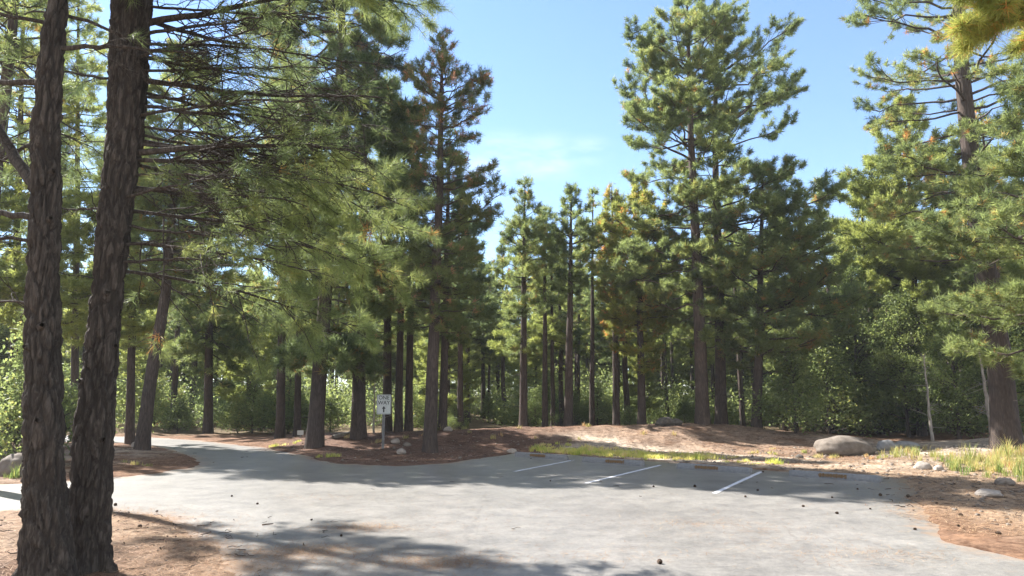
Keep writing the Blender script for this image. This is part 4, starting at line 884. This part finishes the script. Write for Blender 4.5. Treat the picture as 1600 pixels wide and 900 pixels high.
# ------------------------------------------------------------------ stuff: litter, grass, pebbles
def scatter_px(n, x0, x1, y0, y1, rng):
    """uniform points on the ground inside a world rectangle"""
    return rng.uniform(x0, x1, n), rng.uniform(y0, y1, n)
def litter():
    rng = np.random.default_rng(50); VV, QQ, TT, n = [], [], [], 0
    def blades(x, y, ln, wd, t0):
        nonlocal n
        M = len(x); z = np.maximum(H(x, y), 0.0) + .006 + rng.random(M) * .012
        a = rng.random(M) * 6.28; L = ln * rng.uniform(.6, 1.2, M); dz = rng.normal(size=M) * .012 + .004
        dx, dy = np.cos(a), np.sin(a)
        V = np.stack([np.stack([x - dy * wd / 2, y + dx * wd / 2, z], -1), np.stack([x + dy * wd / 2, y - dx * wd / 2, z], -1), np.stack([x + dx * L, y + dy * L, z + np.abs(dz)], -1)], 1)
        VV.append(V.reshape(-1, 3)); QQ.append(np.arange(M * 3).reshape(-1, 3) + n); n += M * 3; TT.append(np.repeat(np.clip(t0 + rng.normal(size=M) * .22, 0, 1), 3))
    x, y = scatter_px(90000, -7.5, -1, 5.2, 12, rng); sd = sdist(x, y); k = (sd > -1.0) & (rng.random(len(x)) < np.where(sd > 0, .8, np.exp(sd / .3) * .6)); blades(x[k], y[k], .13, .005, .45)
    x, y = scatter_px(90000, 5.5, 15, 9, 20, rng); sd = sdist(x, y); k = (sd > -1.2) & (rng.random(len(x)) < np.where(sd > 0, .6, np.exp(sd / .35) * .55)); blades(x[k], y[k], .15, .008, .6)
    x, y = scatter_px(60000, -9, 13, 18, 28, rng); sd = sdist(x, y); k = (sd > -.3) & (rng.random(len(x)) < np.where(sd > 0, .5, .1)); blades(x[k], y[k], .17, .014, .35)
    x, y = scatter_px(16000, -18, -9, 14, 26, rng); sd = sdist(x, y); k = sd > -.1; blades(x[k], y[k], .17, .014, .4)
    # drifts on the asphalt
    for (px, py, r, m) in ((560, 825, .35, 700), (480, 862, .4, 1200), (700, 880, .35, 800), (620, 878, .5, 500), (1140, 825, .7, 160), (420, 880, .6, 500), (510, 778, .5, 120), (960, 870, .5, 160), (1080, 818, .4, 100), (1330, 870, .6, 200), (1390, 868, .4, 150), (1250, 850, .8, 160), (900, 800, 2.5, 260), (1200, 800, 2.5, 300), (700, 830, 2, 300), (1350, 760, 1.0, 160)):
        gx_, gy_ = ground_px(px, py); a = rng.normal(size=(m, 2)) * r * np.array((1, .5)); x, y = gx_ + a[:, 0], gy_ + a[:, 1]; blades(x, y, .12, .005, .6)
    o = mk('pine_litter', np.concatenate(VV), [np.concatenate(QQ)], G_LITTER, attrs={'tint': ('FLOAT', np.concatenate(TT))}); tag(o, kind='stuff')
litter()
def grass(name, spots, m, seed):
    rng = np.random.default_rng(seed); VV, QQ, TT, n = [], [], [], 0
    for (px, Yd, rx, ry, cnt, hgt, wd, t0) in spots:
        bx, by, _ = base_at(px, Yd); nc = max(1, cnt // 26); cx_, cy_ = rng.normal(size=nc) * rx, rng.normal(size=nc) * ry
        ci = rng.integers(0, nc, cnt); x = bx + cx_[ci] + rng.normal(size=cnt) * .05; y = by + cy_[ci] + rng.normal(size=cnt) * .05
        sd = sdist(x, y); k = sd > .02; x, y = x[k], y[k]; M = len(x); ch = rng.uniform(.5, 1.15, nc)[ci][k]; ct = rng.normal(size=nc)[ci][k] * .15
        z = H(x, y) - .01; a = rng.random(M) * 6.28; Lh = hgt * ch * rng.uniform(.5, 1.1, M); ln = rng.uniform(.1, .7, M) * Lh
        dx, dy = np.cos(a), np.sin(a); p0 = np.stack([x, y, z], -1); s_ = np.stack([-dy, dx, 0 * dx], -1) * wd / 2
        p1 = p0 + np.stack([dx * ln * .3, dy * ln * .3, Lh * .6], -1); p2 = p0 + np.stack([dx * ln, dy * ln, Lh], -1)
        V = np.stack([p0 - s_, p0 + s_, p1 + s_ * .8, p1 - s_ * .8, p2], 1).reshape(-1, 3); i = np.arange(M)[:, None] * 5 + n
        VV.append(V); QQ.append((np.concatenate([i + np.array([[0, 1, 2]]), i + np.array([[0, 2, 3]]), i + np.array([[3, 2, 4]])]))); n += M * 5
        TT.append(np.repeat(np.clip(t0 + ct + rng.normal(size=M) * .12, 0, 1), 5))
    o = mk(name, np.concatenate(VV), [np.concatenate(QQ)], m, attrs={'tint': ('FLOAT', np.concatenate(TT))}); tag(o, kind='stuff')
gs = []
for px in range(845, 1120, 11):
    f = (px - 845) / 275; Y0 = 21.9 - 2.4 * f
    gs.append((px, Y0 + .35, .16, .45, int((620 if px < 1070 else 200) * random.choice((.2, .6, 1, 1.3))), random.uniform(.09, .2), .014, random.uniform(.3, .8))); gs.append((px + 5, Y0 + 1.1, .3, .5, random.choice((40, 160, 300)), .12, .016, .75))
gs += [(1215, 18.6, .1, .1, 160, .16, .012, .3), (1180, 18.4, .2, .1, 120, .1, .012, .4), (1150, 18.8, .15, .1, 100, .1, .012, .4), (520, 20.5, .2, .1, 120, .15, .012, .3), (445, 24.5, .3, .1, 160, .18, .012, .3)]
grass('grass', gs, G_GRASS, 60)
ds = [(1530, 16.2, .35, .6, 500, .34, .012, .15), (1500, 17.6, .5, .6, 500, .3, .012, .35), (1580, 17.2, .5, .6, 400, .32, .012, .5), (1560, 19.0, .8, .5, 500, .36, .014, .6), (1600, 15.6, .4, .5, 300, .3, .012, .5), (1450, 20.0, .3, .3, 260, .3, .014, .4), (1380, 20.0, .3, .2, 140, .15, .014, .4),
      (1290, 20.8, .8, .2, 300, .14, .014, .6), (1420, 21.5, .8, .4, 300, .2, .014, .6), (1210, 22.0, .5, .4, 160, .12, .014, .6), (1650, 17, .8, 1.2, 900, .5, .014, .5), (620, 24, 1.6, .6, 160, .16, .012, .7), (900, 25.0, 3, 1, 260, .16, .012, .7), (700, 26, .6, .3, 240, .25, .014, .4), (185, 18.0, .4, .3, 160, .15, .014, .4), (0, 15.5, .6, .5, 300, .3, .012, .3)]
grass('weeds', ds, G_DRY, 61)
def pebbles():
    rng = np.random.default_rng(62); VV, QQ, n = [], [], 0
    base = np.array([(1, 0, 0), (-1, 0, 0), (0, 1, 0), (0, -1, 0), (0, 0, 1), (0, 0, -1), (.6, .6, .5), (-.6, .6, .5), (.6, -.6, .5), (-.6, -.6, .5)], float)
    tri = np.array([(4, 6, 7), (4, 7, 9), (4, 9, 8), (4, 8, 6), (0, 2, 6), (2, 1, 7), (1, 3, 9), (3, 0, 8), (0, 6, 8), (2, 7, 6), (1, 9, 7), (3, 8, 9)])
    for (cnt, x0, x1, y0, y1, s0, s1) in ((1500, 3, 15, 15, 23, .015, .06), (900, 6.5, 14, 9, 16, .015, .05), (260, -8, 3, 19, 25, .02, .06), (300, -6, -2, 5.5, 11, .008, .02)):
        x = rng.uniform(x0, x1, cnt); y = rng.uniform(y0, y1, cnt); k = sdist(x, y) > .02; x, y = x[k], y[k]; z = H(x, y)
        s = s0 + (s1 - s0) * rng.random(len(x)) ** 3
        V = base[None] * (1 + rng.normal(size=(len(x), 10, 3)) * .15) * s[:, None, None] * np.array((1, 1, .6)) + np.stack([x, y, z + s * .2], -1)[:, None]
        VV.append(V.reshape(-1, 3)); QQ.append((tri[None] + 10 * np.arange(len(x))[:, None, None] + n).reshape(-1, 3)); n += len(x) * 10
    o = mk('pebbles', np.concatenate(VV), [np.concatenate(QQ)], M_PEB); tag(o, kind='stuff')
pebbles()

def debris():
    rng = np.random.default_rng(91); VV, QQ, n = [], [], 0
    for (cnt, x0, x1, y0, y1) in ((420, -7, -2.2, 5.5, 11), (520, 6, 14, 9, 18), (700, -8, 12, 18.5, 27), (200, -16, -8, 15, 25), (60, -3, 6, 9.5, 17)):
        x = rng.uniform(x0, x1, cnt); y = rng.uniform(y0, y1, cnt); sd = sdist(x, y); k = (sd > -.4) | (rng.random(cnt) < .12); x, y = x[k], y[k]; M = len(x)
        z = np.maximum(H(x, y), 0) + .012; a = rng.random(M) * 6.28; L_ = rng.uniform(.04, .24, M) ** 1.15; D = np.stack([np.cos(a), np.sin(a), rng.normal(size=M) * .06], -1)
        P = np.stack([x, y, z], -1)[:, None] + D[:, None] * L_[:, None, None] * np.linspace(0, 1, 4)[None, :, None] + rng.normal(size=(M, 4, 3)) * .008; P[..., 2] = np.maximum(P[..., 2], z[:, None] - .002)
        V, Q = tubes(P, (.003 + .006 * rng.random(M) ** 2)[:, None] * np.array([[1, .9, .8, .5]]), 5); VV.append(V); QQ.append(Q + n); n += len(V)
    o = mk('twig_debris', np.concatenate(VV), [np.concatenate(QQ)], B_MID, None, True); tag(o, kind='stuff')
debris()

# ------------------------------------------------------------------ air
pebbles()
m = bpy.data.materials.new('haze'); m.use_nodes=True; t=m.node_tree; t.nodes.clear()
v=t.nodes.new('ShaderNodeVolumePrincipled'); v.inputs['Density'].default_value=.0006; v.inputs['Color'].default_value=(.9,.95,1,1)
o=t.nodes.new('ShaderNodeOutputMaterial'); t.links.new(v.outputs[0],o.inputs['Volume'])
zmin=float(Z.min())-1; hv=np.array([(x,y,z) for z in (zmin,40) for y in (-600,600) for x in (-600,600)],float)
hz=mk('haze',hv,[np.array([(0,2,3,1),(4,5,7,6),(0,1,5,4),(2,6,7,3),(0,4,6,2),(1,3,7,5)])],m); tag(hz,kind='stuff')
